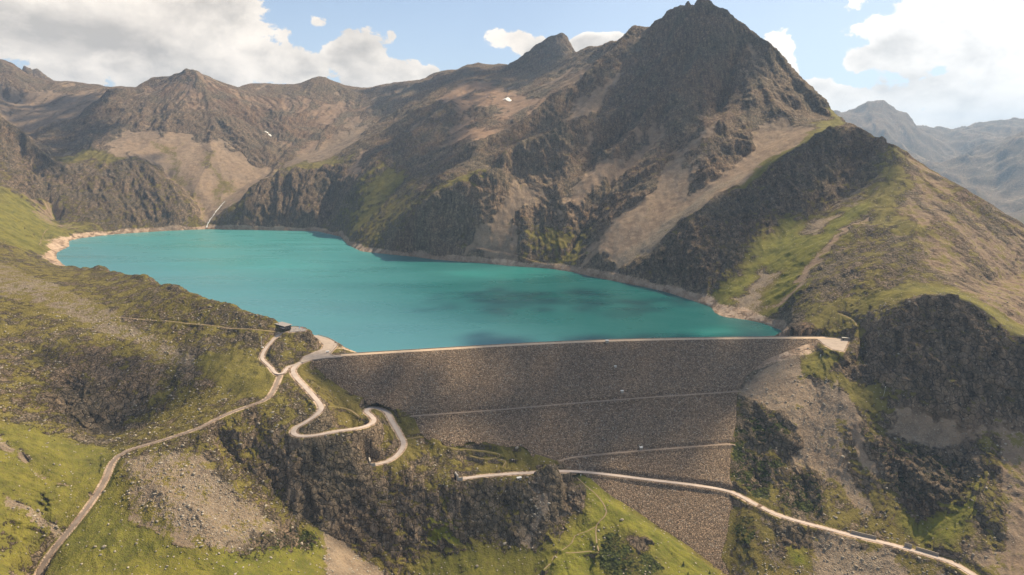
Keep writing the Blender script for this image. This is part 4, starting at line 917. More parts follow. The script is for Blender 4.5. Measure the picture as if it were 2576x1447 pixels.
# ---------------------------------------------------------------- water
def build_water():
    m, t = new_mat('lake_water')
    P = t.node('ShaderNodeTexCoord').outputs['Object']
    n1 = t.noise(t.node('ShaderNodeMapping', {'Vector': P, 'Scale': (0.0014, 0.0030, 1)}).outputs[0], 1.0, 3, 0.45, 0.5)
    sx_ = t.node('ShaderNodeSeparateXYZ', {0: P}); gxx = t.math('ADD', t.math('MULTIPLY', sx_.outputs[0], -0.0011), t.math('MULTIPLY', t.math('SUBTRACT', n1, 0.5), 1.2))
    pale_left = t.ss(gxx, -0.25, 0.75)  # paler left: milky water plus cloud reflection put into the colour
    near_reflect = t.ss(t.math('ADD', sx_.outputs[1], t.math('MULTIPLY', sx_.outputs[0], 0.9)), 1150, 650)  # bluish cloud reflection near the dam, painted into the base colour
    c = t.mix(pale_left, (0.003, 0.086, 0.088), (0.055, 0.235, 0.240))
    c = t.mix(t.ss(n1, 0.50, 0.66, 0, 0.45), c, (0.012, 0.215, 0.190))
    c = t.mix(t.math('MULTIPLY', near_reflect, 0.7), c, (0.080, 0.215, 0.265))
    wv = t.noise(t.node('ShaderNodeMapping', {'Vector': P, 'Scale': (0.16, 0.5, 1), 'Rotation': (0, 0, 0.25)}).outputs[0], 1.0, 4, 0.6)
    wg = t.noise(t.node('ShaderNodeMapping', {'Vector': P, 'Scale': (0.004, 0.012, 1)}).outputs[0], 1.0, 4, 0.55, 0.5)
    bp = t.node('ShaderNodeBump', {'Strength': 0.55, 'Distance': 0.5, 'Height': wv})
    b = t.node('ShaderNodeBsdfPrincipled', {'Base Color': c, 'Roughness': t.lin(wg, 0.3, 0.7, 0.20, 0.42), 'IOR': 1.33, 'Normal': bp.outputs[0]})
    t.node('ShaderNodeOutputMaterial', {'Surface': b.outputs[0]})
    Q = np.array(shore); cx_, cy_ = Q[:, 0].mean(), Q[:, 1].mean()
    # cells of a coarse grid that lie in or near the outline
    gx = np.arange(-1500, 700, 12.0); gy = np.arange(800, 2400, 12.0)
    X, Y = np.meshgrid(gx, gy); D = poly_dist(X, Y, shore)
    up_ = np.interp(X, CREST_S[:, 0], CREST_S[:, 1])
    keep = (D < 22) & ~((X > -240) & (X < 430) & (Y < up_+9)) & (Y > 850-0.0*X)
    keepc = keep[:-1, :-1] & keep[1:, 1:] & keep[:-1, 1:] & keep[1:, :-1]
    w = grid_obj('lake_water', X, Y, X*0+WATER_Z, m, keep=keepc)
    tag(w, kind='structure')
build_water()

# ---------------------------------------------------------------- the rockfill dam
BERMS = [[dam_hit(U, V) for U, V in [(1030, 1047), (1100, 1042), (1250, 1031), (1400, 1018), (1600, 1002), (1760, 991), (1862, 984)]],
         [dam_hit(U, V) for U, V in [(1405, 1160), (1440, 1151), (1520, 1142), (1620, 1133), (1740, 1124), (1830, 1117), (1850, 1120)]]]
def build_dam():
    m, t = new_mat('rockfill')
    P = t.node('ShaderNodeTexCoord').outputs['Object']
    Pn = t.vmath('ADD', P, t.node('ShaderNodeVectorMath', {0: t.node('ShaderNodeTexNoise', {'Vector': P, 'Scale': 0.5}).outputs['Color'], 'Scale': 1.0}, operation='SCALE').outputs[0])
    v = t.voro(Pn, 0.60); e = t.voro(Pn, 0.60, 'DISTANCE_TO_EDGE')
    cs = t.node('ShaderNodeSeparateColor', {0: v.outputs['Color']})
    nA = t.noise(P, 0.01, 4, 0.6); nB = t.noise(P, 0.08, 4, 0.6)
    c = t.mix(cs.outputs[0], (0.190, 0.138, 0.098), (0.42, 0.31, 0.215))
    c = t.mix(t.ss(cs.outputs[1], 0.86, 0.98, 0, 0.7), c, (0.40, 0.35, 0.29))
    c = t.mix(t.ss(nA, 0.35, 0.65, 0, 0.35), c, t.mix(1.0, c, (0.78, 0.74, 0.74), 'MULTIPLY'))
    c = t.mix(t.ss(nB, 0.4, 0.7, 0, 0.3), c, t.mix(1.0, c, (1.2, 1.12, 1.0), 'MULTIPLY'))
    c = t.mix(t.ss(e.outputs['Distance'], 0.13, 0.02, 0, 0.85), c, (0.035, 0.028, 0.024))
    h = t.math('ADD', t.math('MULTIPLY', t.ss(e.outputs['Distance'], 0.0, 0.25), 0.9), t.math('MULTIPLY', cs.outputs[2], 0.9))
    bp = t.node('ShaderNodeBump', {'Strength': 1.0, 'Distance': 1.0, 'Height': h})
    b = t.node('ShaderNodeBsdfPrincipled', {'Base Color': c, 'Roughness': 0.9, 'Normal': bp.outputs[0]}); b.inputs['Specular IOR Level'].default_value = 0.15
    t.node('ShaderNodeOutputMaterial', {'Surface': b.outputs[0]})
    root = bpy.data.objects.new('rockfill_dam', None); C.objects.link(root); root.location = (100, 870, 0)
    tag(root, 'long curved dam of brown rockfill holding back the turquoise reservoir', 'dam')
    S = spline(CREST, 0.95); T = np.gradient(S[:, :2], axis=0); T /= np.linalg.norm(T, axis=1)[:, None]
    Nn = np.stack([T[:, 1], -T[:, 0]], 1)          # towards the valley (camera side)
    dd_ = np.concatenate([[-46, -40, -34, -28, -22, -16, -10, -6.5, -5.5], np.arange(-3, 4.5, 1.5), np.arange(5.2, 300, 0.95)])
    X = S[None, :, 0]+Nn[None, :, 0]*dd_[:, None]; Y = S[None, :, 1]+Nn[None, :, 1]*dd_[:, None]
    Z = np.where(dd_ > 6, -(dd_-6)/DAM_SLOPE, np.where(dd_ < -6, (dd_+6)/1.5, 0.0))[:, None]*np.ones_like(X)
    down = (dd_ > 6.2)[:, None]
    n = perlin(X/2.6, Y/2.6, 61)*0.55+perlin(X/1.3, Y/1.3, 62)*0.30+perlin(X/40, Y/40, 63)*0.8
    Z = Z+np.where(down, n*np.clip((dd_[:, None]-6)/5, 0, 1), 0)
    for bl in BERMS: carve(X, Y, Z, None, bl, 3.2, 1.6, 0.15)
    carve(X, Y, Z, None, ROADS['valley_road']['pts'][-3:]+ROADS['dam_road']['pts'][1:], 6.4, 2.5, 0.35)
    P_ = poly_dist(X, Y, DAM_POLY)
    edge = perlin(X/9, Y/9, 64)*3
    keep = (P_ < 1.5+edge) | ((dd_[:, None] < 9) & (X > -207))
    inx = (X > -262) & (X < 452)
    Z = np.where(P_ > -6, Z-np.clip(P_+3, 0, 10)*0.25*(dd_[:, None] > 9), Z)
    keepc = keep[:-1, :-1] & keep[1:, 1:] & inx[:-1, :-1]
    # faces wound the other way round: flip columns
    o = grid_obj('rockfill_face', X[:, ::-1], Y[:, ::-1], Z[:, ::-1], m, keep=keepc[:, ::-1])
    o.location = (-100, -870, 0); o.parent = root
    return root, S, Nn
dam_root, DAM_S, DAM_N = build_dam()
# ================================================================ materials for built things
M = {}
def road_mat(name, base, var, dirt):
    m, t = new_mat(name); P = t.node('ShaderNodeTexCoord').outputs['Object']
    n1 = t.noise(P, 0.15, 5, 0.6); n2 = t.noise(P, 1.5, 4, 0.6); n3 = t.noise(P, 0.03, 3)
    c = t.mix(t.ss(n1, 0.3, 0.7), [k*(1-var) for k in base], [k*(1+var) for k in base])
    c = t.mix(t.ss(n2, 0.55, 0.8, 0, 0.5), c, dirt); c = t.mix(t.ss(n3, 0.45, 0.7, 0, 0.35), c, dirt)
    bp = t.node('ShaderNodeBump', {'Strength': 0.5, 'Distance': 0.15, 'Height': n2})
    b = t.node('ShaderNodeBsdfPrincipled', {'Base Color': c, 'Roughness': 0.9, 'Normal': bp.outputs[0]}); b.inputs['Specular IOR Level'].default_value = 0.2
    t.node('ShaderNodeOutputMaterial', {'Surface': b.outputs[0]}); return m
M['asphalt'] = road_mat('pale_road', (0.43, 0.36, 0.315), 0.12, (0.30, 0.25, 0.21))
M['gravel'] = road_mat('gravel_track', (0.235, 0.185, 0.15), 0.18, (0.15, 0.12, 0.095))
M['sand'] = road_mat('crest_gravel', (0.45, 0.345, 0.25), 0.10, (0.34, 0.27, 0.20))
M['yard'] = road_mat('gravel_yard', (0.33, 0.275, 0.235), 0.15, (0.40, 0.32, 0.25))
M['path'] = road_mat('trodden_path', (0.27, 0.20, 0.13), 0.2, (0.17, 0.13, 0.08))
M['berm'] = road_mat('berm_gravel', (0.27, 0.205, 0.155), 0.15, (0.20, 0.155, 0.12))
M['concrete'] = plain('concrete', (0.36, 0.33, 0.29), 0.85, 0, 0.2, 0.8)
M['white'] = plain('white_paint', (0.70, 0.69, 0.66), 0.5, 0, 0.06, 2)
M['roofgrey'] = plain('sheet_roof', (0.30, 0.27, 0.245), 0.55, 0.2, 0.12, 0.6)
M['darkwood'] = plain('dark_timber', (0.035, 0.030, 0.027), 0.7, 0, 0.3, 2)
M['steel'] = plain('galvanised_steel', (0.35, 0.35, 0.35), 0.4, 0.8, 0.1, 3)
M['glass'] = plain('window_glass', (0.02, 0.025, 0.03), 0.08, 0, 0.1, 1)
M['black'] = plain('painted_tunnel_dark', (0.008, 0.008, 0.008), 0.9, 0, 0.1, 1)  # near-black that stands in for the darkness inside the tunnels
M['stone'] = plain('rubble_masonry', (0.26, 0.225, 0.185), 0.9, 0, 0.4, 1.6)
M['deck'] = plain('paved_terrace', (0.22, 0.20, 0.19), 0.8, 0, 0.15, 0.7)
M['flag_b'] = plain('blue_banner', (0.30, 0.62, 0.85), 0.7, 0, 0.05, 1)
M['flag_r'] = plain('pink_banner', (0.80, 0.50, 0.55), 0.7, 0, 0.05, 1)
M['gabion'] = plain('pile_wall', (0.30, 0.26, 0.22), 0.9, 0, 0.3, 1.2)
M['bark'] = plain('bark', (0.07, 0.05, 0.035), 0.9, 0, 0.3, 4)
M['needles'] = plain('needles', (0.030, 0.048, 0.014), 0.8, 0, 0.45, 1.5)
M['scrub'] = plain('scrub_leaves', (0.050, 0.066, 0.018), 0.8, 0, 0.5, 0.3)
M['snow'] = plain('old_snow', (0.80, 0.78, 0.74), 0.7, 0, 0.08, 0.05)
M['foam'] = plain('white_water', (0.62, 0.62, 0.60), 0.5, 0, 0.25, 0.1)

def ribbon(name, pts, w, mat, kind='structure', parent=None, zo=0.0, step=4.0, wj=0.0, skirt=0.7, loc=None):
    S = pts if isinstance(pts, np.ndarray) else spline(pts, step)
    T = np.gradient(S[:, :2], axis=0); T /= np.linalg.norm(T, axis=1)[:, None]+1e-9
    N_ = np.stack([-T[:, 1], T[:, 0]], 1); v = []; f = []; rnd = random.Random(7)
    for i, p in enumerate(S):
        h = w/2*(1+rnd.uniform(-wj, wj)); h2 = w/2*(1+rnd.uniform(-wj, wj))
        for s_, dz in ((h, -skirt), (h, 0.0), (0, 0.03), (-h2, 0.0), (-h2, -skirt)):
            v.append((p[0]+N_[i, 0]*s_, p[1]+N_[i, 1]*s_, p[2]+zo+dz))
    for i in range(len(S)-1):
        for k in range(4):
            a = i*5+k; f.append((a, a+1, a+6, a+5))
    if loc: v = [(x-loc[0], y-loc[1], z-loc[2]) for x, y, z in v]
    o = mesh_obj(name, v, f, mat, parent, smooth=False)
    if parent is None: tag(o, kind=kind)
    return o
def slab(name, poly, z, th, mat, parent=None, loc=(0, 0, 0)):
    bm = bmesh.new(); vs = [bm.verts.new((x-loc[0], y-loc[1], z-loc[2])) for x, y in poly]
    fc = bm.faces.new(vs)
    if fc.calc_area() and (bm.normal_update() or fc.normal.z < 0): fc.normal_flip()
    r = bmesh.ops.extrude_face_region(bm, geom=[fc]); bmesh.ops.translate(bm, verts=[e for e in r['geom'] if isinstance(e, bmesh.types.BMVert)], vec=(0, 0, -th))
    bmesh.ops.recalc_face_normals(bm, faces=bm.faces); bmesh.ops.triangulate(bm, faces=bm.faces)
    me = bpy.data.meshes.new(name); bm.to_mesh(me); bm.free(); me.materials.append(mat)
    o = bpy.data.objects.new(name, me); C.objects.link(o)
    if parent: o.parent = parent
    return o
class MB:
    """collects boxes, prisms and tubes in local space, then links them as one mesh"""
    def __init__(s): s.bm = bmesh.new()
    def box(s, c, d, rz=0.0, bevel=0.0, rx=0.0):
        r = bmesh.ops.create_cube(s.bm, size=1.0)
        mt = Matrix.Translation(c) @ Matrix.Rotation(rz, 4, 'Z') @ Matrix.Rotation(rx, 4, 'X') @ Matrix.Diagonal((*d, 1))
        bmesh.ops.transform(s.bm, matrix=mt, verts=r['verts'])
        if bevel: bmesh.ops.bevel(s.bm, geom=list({e for v in r['verts'] for e in v.link_edges}), offset=bevel, segments=1, affect='EDGES')
        return s
    def tube(s, a, b, r0, r1=None, n=8):
        a = Vector(a); b = Vector(b); d = b-a; r1 = r0 if r1 is None else r1
        r = bmesh.ops.create_cone(s.bm, cap_ends=True, segments=n, radius1=r0, radius2=r1, depth=d.length)
        mt = Matrix.Translation((a+b)/2) @ d.to_track_quat('Z', 'Y').to_matrix().to_4x4()
        bmesh.ops.transform(s.bm, matrix=mt, verts=r['verts']); return s
    def ball(s, c, r, sq=(1, 1, 1)):
        q = bmesh.ops.create_icosphere(s.bm, subdivisions=2, radius=r)
        bmesh.ops.transform(s.bm, matrix=Matrix.Translation(c) @ Matrix.Diagonal((*sq, 1)), verts=q['verts']); return s
    def poly(s, pts):
        s.bm.faces.new([s.bm.verts.new(p) for p in pts]); return s
    def build(s, name, mat, parent=None, loc=None, rz=0.0):
        me = bpy.data.meshes.new(name); bmesh.ops.recalc_face_normals(s.bm, faces=s.bm.faces); s.bm.to_mesh(me); s.bm.free()
        me.materials.append(mat); o = bpy.data.objects.new(name, me); C.objects.link(o)
        if parent: o.parent = parent
        if loc: o.location = loc
        o.rotation_euler.z = rz
        return o
def empty(name, loc, rz, label, cat, group=None):
    o = bpy.data.objects.new(name, None); C.objects.link(o); o.location = loc; o.rotation_euler = (0, 0, rz)
    o.empty_display_size = 1
    return tag(o, label, cat, group)
def copy_tree(o, parent=None):
    kids = [c for c in bpy.data.objects if c.parent == o]
    c = o.copy(); C.objects.link(c); c.parent = parent
    for k in kids: copy_tree(k, c)
    return c

# ---------------------------------------------------------------- roads, yards, paths
ribbon('road', ROADS['valley_road']['pts']+ROADS['dam_road']['pts'][1:]+ROADS['cliff_road']['pts'][1:], 5.0, M['asphalt'], wj=0.02)
ribbon('road', ROADS['switchback_road']['pts'], 5.2, M['asphalt'], wj=0.03, step=2.5)
ribbon('road', ROADS['hut_road']['pts'], 3.9, M['asphalt'], zo=0.012, wj=0.02, step=2.5)
ribbon('track', ROADS['gravel_track']['pts'], 3.9, M['gravel'], zo=-0.06, wj=0.07)
def ragged(P, jit=0.5, step=3.0, seed=1):
    rnd = random.Random(seed); out = []
    for (ax, ay), (bx, by) in zip(P, P[1:]+P[:1]):
        n = max(1, int(math.hypot(bx-ax, by-ay)/step))
        for k in range(n): out.append((ax+(bx-ax)*k/n+rnd.uniform(-jit, jit), ay+(by-ay)*k/n+rnd.uniform(-jit, jit)))
    return out
tag(slab('gravel_yard', ragged(PLAZA, 0.35), 0.05, 0.8, M['yard']), kind='structure')
tag(slab('gravel_yard', ragged(LOT, 0.4, seed=2), 0.045, 0.8, M['yard']), kind='structure')
for S, w_ in PATH3: ribbon('path', S, w_*0.75, M['path'], wj=0.35, zo=0.06, skirt=0.5)
# dam parts: crest road, parapet, stones on the water side, berm tracks
cs = DAM_S[(DAM_S[:, 0] > -212) & (DAM_S[:, 0] < 440)]; cn = DAM_N[(DAM_S[:, 0] > -212) & (DAM_S[:, 0] < 440)]
def offs(d, z): 
    S = cs.copy(); S[:, 0] += cn[:, 0]*d; S[:, 1] += cn[:, 1]*d; S[:, 2] = z; return S[::4]
DL0 = (100, 870, 0)
ribbon('crest_road', offs(0.9, 0.12), 8.6, M['sand'], parent=dam_root, loc=DL0)
ribbon('parapet_wall', offs(-4.6, 0.75), 0.45, M['stone'], parent=dam_root, loc=DL0, skirt=0.9)
def stone_row(S, n, smin, smax, seed, spread):
    rnd = random.Random(seed); bm = bmesh.new()
    for k in range(n):
        i = rnd.randrange(len(S)); p = S[i]; s_ = rnd.uniform(smin, smax)
        q = bmesh.ops.create_icosphere(bm, subdivisions=1, radius=s_)
        mt = Matrix.Translation((p[0]-DL0[0]+rnd.uniform(-1, 1), p[1]-DL0[1]+rnd.uniform(-spread, spread), p[2]+rnd.uniform(-0.4, 0.1))) @ Matrix.Rotation(rnd.uniform(0, 6), 4, 'Z') @ Matrix.Diagonal((1, rnd.uniform(.6, 1), rnd.uniform(.5, .8), 1))
        bmesh.ops.transform(bm, matrix=mt, verts=q['verts'])
    me = bpy.data.meshes.new('riprap_edge'); bm.to_mesh(me); bm.free(); return me
me = stone_row(offs(-6.2, 0.0), 700, 0.35, 0.85, 5, 1.0); me.materials.append(plain('riprap', (0.30, 0.25, 0.205), 0.9, 0, 0.35, 0.7))
o = bpy.data.objects.new('riprap_edge', me); C.objects.link(o); o.parent = dam_root; tag(o, kind='stuff')
for b_ in BERMS: ribbon('berm_track', b_, 3.2, M['berm'], parent=dam_root, loc=DL0, wj=0.08, zo=-0.05)

# ---------------------------------------------------------------- gauge huts on the dam face
def gauge_hut():
    r = empty('gauge_hut', (0, 0, 0), 0, 'x', 'hut', 'small concrete gauge huts on the dam face')
    MB().box((0, 0.2, 0.9), (3.4, 3.0, 3.0), bevel=0.05).build('wall', M['concrete'], r)
    MB().box((0, 0.1, 2.5), (4.0, 3.6, 0.22), bevel=0.04).build('roof', M['white'], r)
    MB().box((0.3, -1.36, 1.0), (1.0, 0.12, 1.9)).build('door', M['steel'], r)
    return r
gh = gauge_hut()
for i, (U, V, lab, s_) in enumerate([(1527, 861, 'pale flat-roofed gauge hut directly below the dam crest road', 1.15), (1548, 924, 'small pale gauge hut between the dam crest and the upper berm track', 0.8),
                                (1565, 987, 'small pale gauge hut sitting on the upper berm track', 0.95), (1613, 1129, 'small pale gauge hut sitting on the lower berm track', 0.9)]):
    h = gh if i == 0 else copy_tree(gh)
    p = dam_hit(U, V); h.location = (p[0], p[1], p[2]-0.2); h.rotation_euler.z = 0.12; h.scale = (s_, s_, s_); h['label'] = lab
# ---------------------------------------------------------------- roadside hut
p = ground_hit(1306, 1207); r = empty('transformer_hut', (p[0], p[1], -99.4), 0.35, 'white roofed utility hut on the grass verge below the cliff road', 'hut')
MB().box((0, 0, 0.8), (4.6, 2.6, 4.0), bevel=0.04).build('wall', M['concrete'], r)
MB().box((0, 0, 2.93), (5.4, 3.4, 0.24), bevel=0.04).build('roof', M['white'], r)
MB().box((-1.2, -1.33, 1.2), (1.0, 0.1, 2.0)).build('door', M['darkwood'], r)
MB().box((1.0, -1.33, 1.6), (1.2, 0.08, 0.8)).build('louvre', M['steel'], r)
# ---------------------------------------------------------------- mountain hut on the knoll
hx, hy = -296.0, 855.5; rz = math.atan2(-14, 17)
r = empty('mountain_hut', (hx, hy, 22.6), rz, 'long dark timber building with a grey sheet roof on the knoll above the lake', 'building')
MB().box((0, 0, 2.4), (21.0, 9.5, 5.6)).build('wall', M['darkwood'], r)
MB().box((0.3, 0, 5.75), (24.0, 12.0, 0.35), bevel=0.06, rx=0.03).build('roof', M['roofgrey'], r)
MB().box((8.2, -6.3, 3.3), (7.5, 3.6, 0.25), bevel=0.04).build('canopy', M['roofgrey'], r)
for x in (4.9, 11.4): MB().box((x, -7.7, 1.5), (0.2, 0.2, 3.4)).build('post', M['darkwood'], r)
for k in range(3):
    w = MB().box((5.8+2.3*k, -4.82, 1.7), (2.1, 0.12, 2.4)).build('window', M['steel'], r)
    MB().box((5.8+2.3*k, -4.90, 1.7), (1.85, 0.08, 2.15)).build('pane', M['glass'], w)
for k in range(3):
    w = MB().box((10.57, -3.0+2.9*k, 2.0), (0.12, 2.5, 3.0)).build('window', M['steel'], r)
    MB().box((10.66, -3.0+2.9*k, 2.0), (0.08, 2.2, 2.7)).build('pane', M['glass'], w)
MB().box((-6, -3, 6.3), (0.8, 0.8, 1.2)).build('chimney', M['steel'], r)
# terrace with railing
tz = 22.75
r = empty('viewing_terrace', (TERRACE[0][0], TERRACE[0][1], tz), 0, 'grey paved viewing terrace with a railing beside the mountain hut', 'terrace')
TL = (TERRACE[0][0], TERRACE[0][1], tz)
slab('paving', TERRACE, tz, 1.6, M['deck'], r, TL)
rail = MB(); edge = TERRACE[1:5]
for (ax, ay), (bx, by) in zip(edge[:-1], edge[1:]):
    n = max(2, int(math.hypot(bx-ax, by-ay)/1.8))
    for k in range(n+1):
        x, y = ax+(bx-ax)*k/n-TL[0], ay+(by-ay)*k/n-TL[1]; rail.tube((x, y, 0), (x, y, 1.1), 0.05, n=6)
    for h in (0.45, 0.8, 1.1): rail.tube((ax-TL[0], ay-TL[1], h), (bx-TL[0], by-TL[1], h), 0.045, n=6)
rail.build('railing', M['steel'], r)
def banner(U, V, mat, lab):
    p = PX(U, V, z=tz); b = empty('banner_flag', p, 0.3, lab, 'flag', 'banner flags on the terrace')
    MB().tube((0, 0, 0), (0, 0, 4.6), 0.05, 0.03, 6).build('pole', M['steel'], b)
    bm = bmesh.new(); vs = []
    for k in range(9):
        z = 1.1+k*0.42; w = 0.75*math.sin(min(1, (k+2.2)/8)*math.pi*0.62+0.35); vs.append([bm.verts.new((0.05, 0.05*math.sin(k), z)), bm.verts.new((0.05+w, 0.12*math.sin(k*0.9+1), z-0.05))])
    for a, c in zip(vs[:-1], vs[1:]): bm.faces.new((a[0], a[1], c[1], c[0]))
    bmesh.ops.solidify(bm, geom=list(bm.faces), thickness=0.03)
    me = bpy.data.meshes.new('cloth'); bm.to_mesh(me); bm.free(); me.materials.append(mat); o = bpy.data.objects.new('cloth', me); C.objects.link(o); o.parent = b
banner(752.5, 829.0, M['flag_b'], 'light blue banner flag on a pole at the terrace railing')
banner(760, 829.5, M['flag_r'], 'pinkish white banner flag on a pole at the terrace corner')
# mast by the hut road
p = PX(659, 876, z=8.6); gz = ground_z(p[0], p[1])
r = empty('weather_mast', (p[0], p[1], gz-0.2), 0.4, 'slim white instrument mast with a pale head beside the hut road', 'mast')
MB().tube((0, 0, 0), (0, 0, 12.5), 0.22, 0.12, 8).build('pole', M['white'], r)
MB().box((0, 0, 0.1), (5.0, 2.0, 0.7), rz=-0.8, bevel=0.05).build('foundation', M['white'], r)
MB().ball((0, 0, 12.8), 0.7, (1, 1, 1.1)).build('instrument_head', M['white'], r); MB().tube((-1, 0, 10.6), (1, 0, 10.6), 0.06).build('cross_arm', M['white'], r)
# service building let into the slope by the yard
ax, ay = PX(723, 911, z=0)[:2]; bx, by = PX(738, 896, z=0)[:2]; ang = math.atan2(by-ay, bx-ax); Lw = math.hypot(bx-ax, by-ay)
r = empty('service_building', ((ax+bx)/2, (ay+by)/2, -0.5), ang, 'pale concrete service building with dark doorways built into the slope by the yard', 'building')
MB().box((0, 2.5, 1.7), (Lw, 5.0, 4.6), bevel=0.05).build('wall', M['concrete'], r)
MB().box((0, 2.6, 4.12), (Lw+0.6, 5.6, 0.3), bevel=0.05).build('roof', M['concrete'], r)
for k in (-0.3, 0.0, 0.3): MB().box((k*Lw, -0.03, 1.5), (3.0, 0.12, 3.0)).build('door', M['darkwood'], r)
# stone blockhouse at the far end of the crest
p = PX(2130, 857, z=0); r = empty('stone_shed', (p[0], p[1]+2.5, -0.3), -0.25, 'low stone shed with a pale tilted roof at the far end of the dam crest', 'shed')
MB().box((0, 0, 1.7), (10.0, 5.0, 3.6), bevel=0.1).build('wall', M['stone'], r)
MB().box((-2.6, 0, 3.7), (5.2, 5.8, 0.25), bevel=0.04, rx=-0.16).build('roof', M['white'], r)
MB().box((-3.6, -2.53, 1.3), (1.2, 0.12, 2.2)).build('door', M['darkwood'], r)
MB().box((2.4, 0, 3.6), (5.4, 5.4, 0.3), bevel=0.08).build('coping', M['stone'], r)
# low wall left of it
w0 = PX(2078, 850, z=0); w1 = PX(2119, 852.5, z=0)
o = MB().box(((w0[0]+w1[0])/2, (w0[1]+w1[1])/2+1.5, 0.45), (math.hypot(w1[0]-w0[0], w1[1]-w0[1]), 0.5, 1.0), rz=math.atan2(w1[1]-w0[1], w1[0]-w0[0]), bevel=0.05).build('boundary_wall', M['stone'])
tag(o, 'low stone wall running from the dam crest to the stone shed', 'wall')
# information stand
p = PX(824, 889, z=0); r = empty('information_stand', (p[0], p[1], 0), 0.2, 'roofed information stand on the gravel yard by the dam', 'stand')
for sx_ in (-1.6, 1.6): MB().box((sx_, 0, 1.3), (0.16, 0.16, 2.6)).build('post', M['steel'], r)
MB().box((0, 0, 1.5), (3.1, 0.12, 1.5)).build('board', M['concrete'], r)
MB().box((0, 0, 2.75), (4.0, 1.8, 0.14), rx=0.2).build('roof', M['white'], r)
p = PX(843.5, 863, z=0); r = empty('bench', (p[0], p[1], 0), -0.5, 'dark wooden bench at the lakeside edge of the gravel yard', 'bench')
MB().box((0, 0, 0.45), (2.6, 0.5, 0.1)).build('seat', M['darkwood'], r); MB().box((0, 0.27, 0.8), (2.6, 0.08, 0.5)).build('backrest', M['darkwood'], r)
for sx_ in (-1.1, 1.1): MB().box((sx_, 0, 0.2), (0.12, 0.45, 0.42)).build('leg', M['concrete'], r)
# low boulder kerb round the yard's lake side
rnd = random.Random(3); bm = bmesh.new(); kp = [PX(U, V, z=0) for U, V in [(800, 842.5), (825, 850), (845, 860.5), (849, 868), (840, 880), (832, 891), (845, 898), (870, 899)]]; ks = spline(kp, 1.3)
for q_ in ks:
    q = bmesh.ops.create_icosphere(bm, subdivisions=1, radius=rnd.uniform(0.45, 0.75))
    bmesh.ops.transform(bm, matrix=Matrix.Translation((q_[0]-ks[0][0], q_[1]-ks[0][1], 0.25)) @ Matrix.Rotation(rnd.uniform(0, 3), 4, 'Z') @ Matrix.Diagonal((1, .8, .7, 1)), verts=q['verts'])
me = bpy.data.meshes.new('stone_kerb'); bm.to_mesh(me); bm.free(); me.materials.append(M['stone']); o = bpy.data.objects.new('stone_kerb', me); C.objects.link(o); o.location = (ks[0][0], ks[0][1], 0)
tag(o, 'curving row of rough stones edging the gravel yard above the water', 'kerb')

# ---------------------------------------------------------------- tunnel portals and pile walls
def portal(P, Q, lab):
    """P: last road point, Q: the one before; the tube leads on from P"""
    d = Vector((P[0]-Q[0], P[1]-Q[1], 0)).normalized(); ang = math.atan2(d.y, d.x)
    r = empty('tunnel_portal', P, ang, lab, 'tunnel portal')
    f = MB()
    f.box((0.6, 3.9, 2.6), (1.6, 1.6, 6.6), bevel=0.06).box((0.6, -3.9, 2.0), (1.6, 1.6, 5.4), bevel=0.06).box((0.6, 0, 5.9), (1.6, 9.6, 1.6), bevel=0.06)
    f.build('frame', M['concrete'], r)
    t_ = MB().box((2.0, 0, 2.6), (0.4, 6.4, 5.4)); t_.build('tunnel_dark_slab', M['black'], r)  # black slab closing the frame, paints the unlit inside of the tunnel
    MB().box((-2.2, 4.9, 1.8), (5.0, 0.7, 4.6), bevel=0.05).build('wing_wall', M['concrete'], r)
    return r
a_ = ROADS['switchback_road']['pts']; portal(a_[0], a_[1], 'concrete tunnel portal at the lower end of the hairpin road')
a_ = ROADS['cliff_road']['pts']; portal(a_[-1], a_[-2], 'concrete tunnel portal at the left end of the cliff road')
VR = spline(ROADS['valley_road']['pts'], 3.0)
def seg_between(U0_, U1_):
    out = []
    for q in VR:
        yc = None
        # photo column of the road point
        rel = Vector(q)-Vector((0, 0, ZC)); fw = rel.y*math.cos(PITCH)-rel.z*math.sin(PITCH); U = 1288+F*rel.x/fw
        if U0_ <= U <= U1_: out.append(q)
    return np.array(out)
def pile_wall(U0_, U1_, h, lab, ribs=True):
    S = seg_between(U0_, U1_); T = np.gradient(S[:, :2], axis=0); T /= np.linalg.norm(T, axis=1)[:, None]
    N_ = np.stack([-T[:, 1], T[:, 0]], 1)
    if N_[0, 1] < 0: N_ = -N_
    base = S[0]; w = MB(); rb = MB()
    for i in range(len(S)-1):
        a = S[i, :2]+N_[i]*3.6; b = S[i+1, :2]+N_[i+1]*3.6; z = (S[i, 2]+S[i+1, 2])/2-base[2]
        m_ = (a+b)/2-base[:2]; L_ = np.linalg.norm(b-a)+0.05; an = math.atan2(b[1]-a[1], b[0]-a[0])
        w.box((m_[0], m_[1], z+h/2-0.4), (L_, 0.7, h+0.8), rz=an)
        if ribs:
            for k in (0.25, 0.75):
                c = a+(b-a)*k-base[:2]-N_[i]*0.42; rb.box((c[0], c[1], z+h/2), (0.34, 0.3, h+0.2), rz=an)
    r = empty('retaining_wall', tuple(base), 0, lab, 'retaining wall', 'retaining walls along the valley road')
    w.build('wall', M['gabion'], r)
    if ribs: rb.build('ribs', M['stone'], r)
    else: rb.bm.free()
pile_wall(2137, 2209, 3.2, 'ribbed retaining wall above the valley road, the one nearer the dam')
pile_wall(2273, 2295, 4.2, 'short plain stone retaining wall between the two ribbed ones')
pile_wall(2297, 2368, 3.0, 'ribbed retaining wall above the valley road, nearest the right edge of the picture')
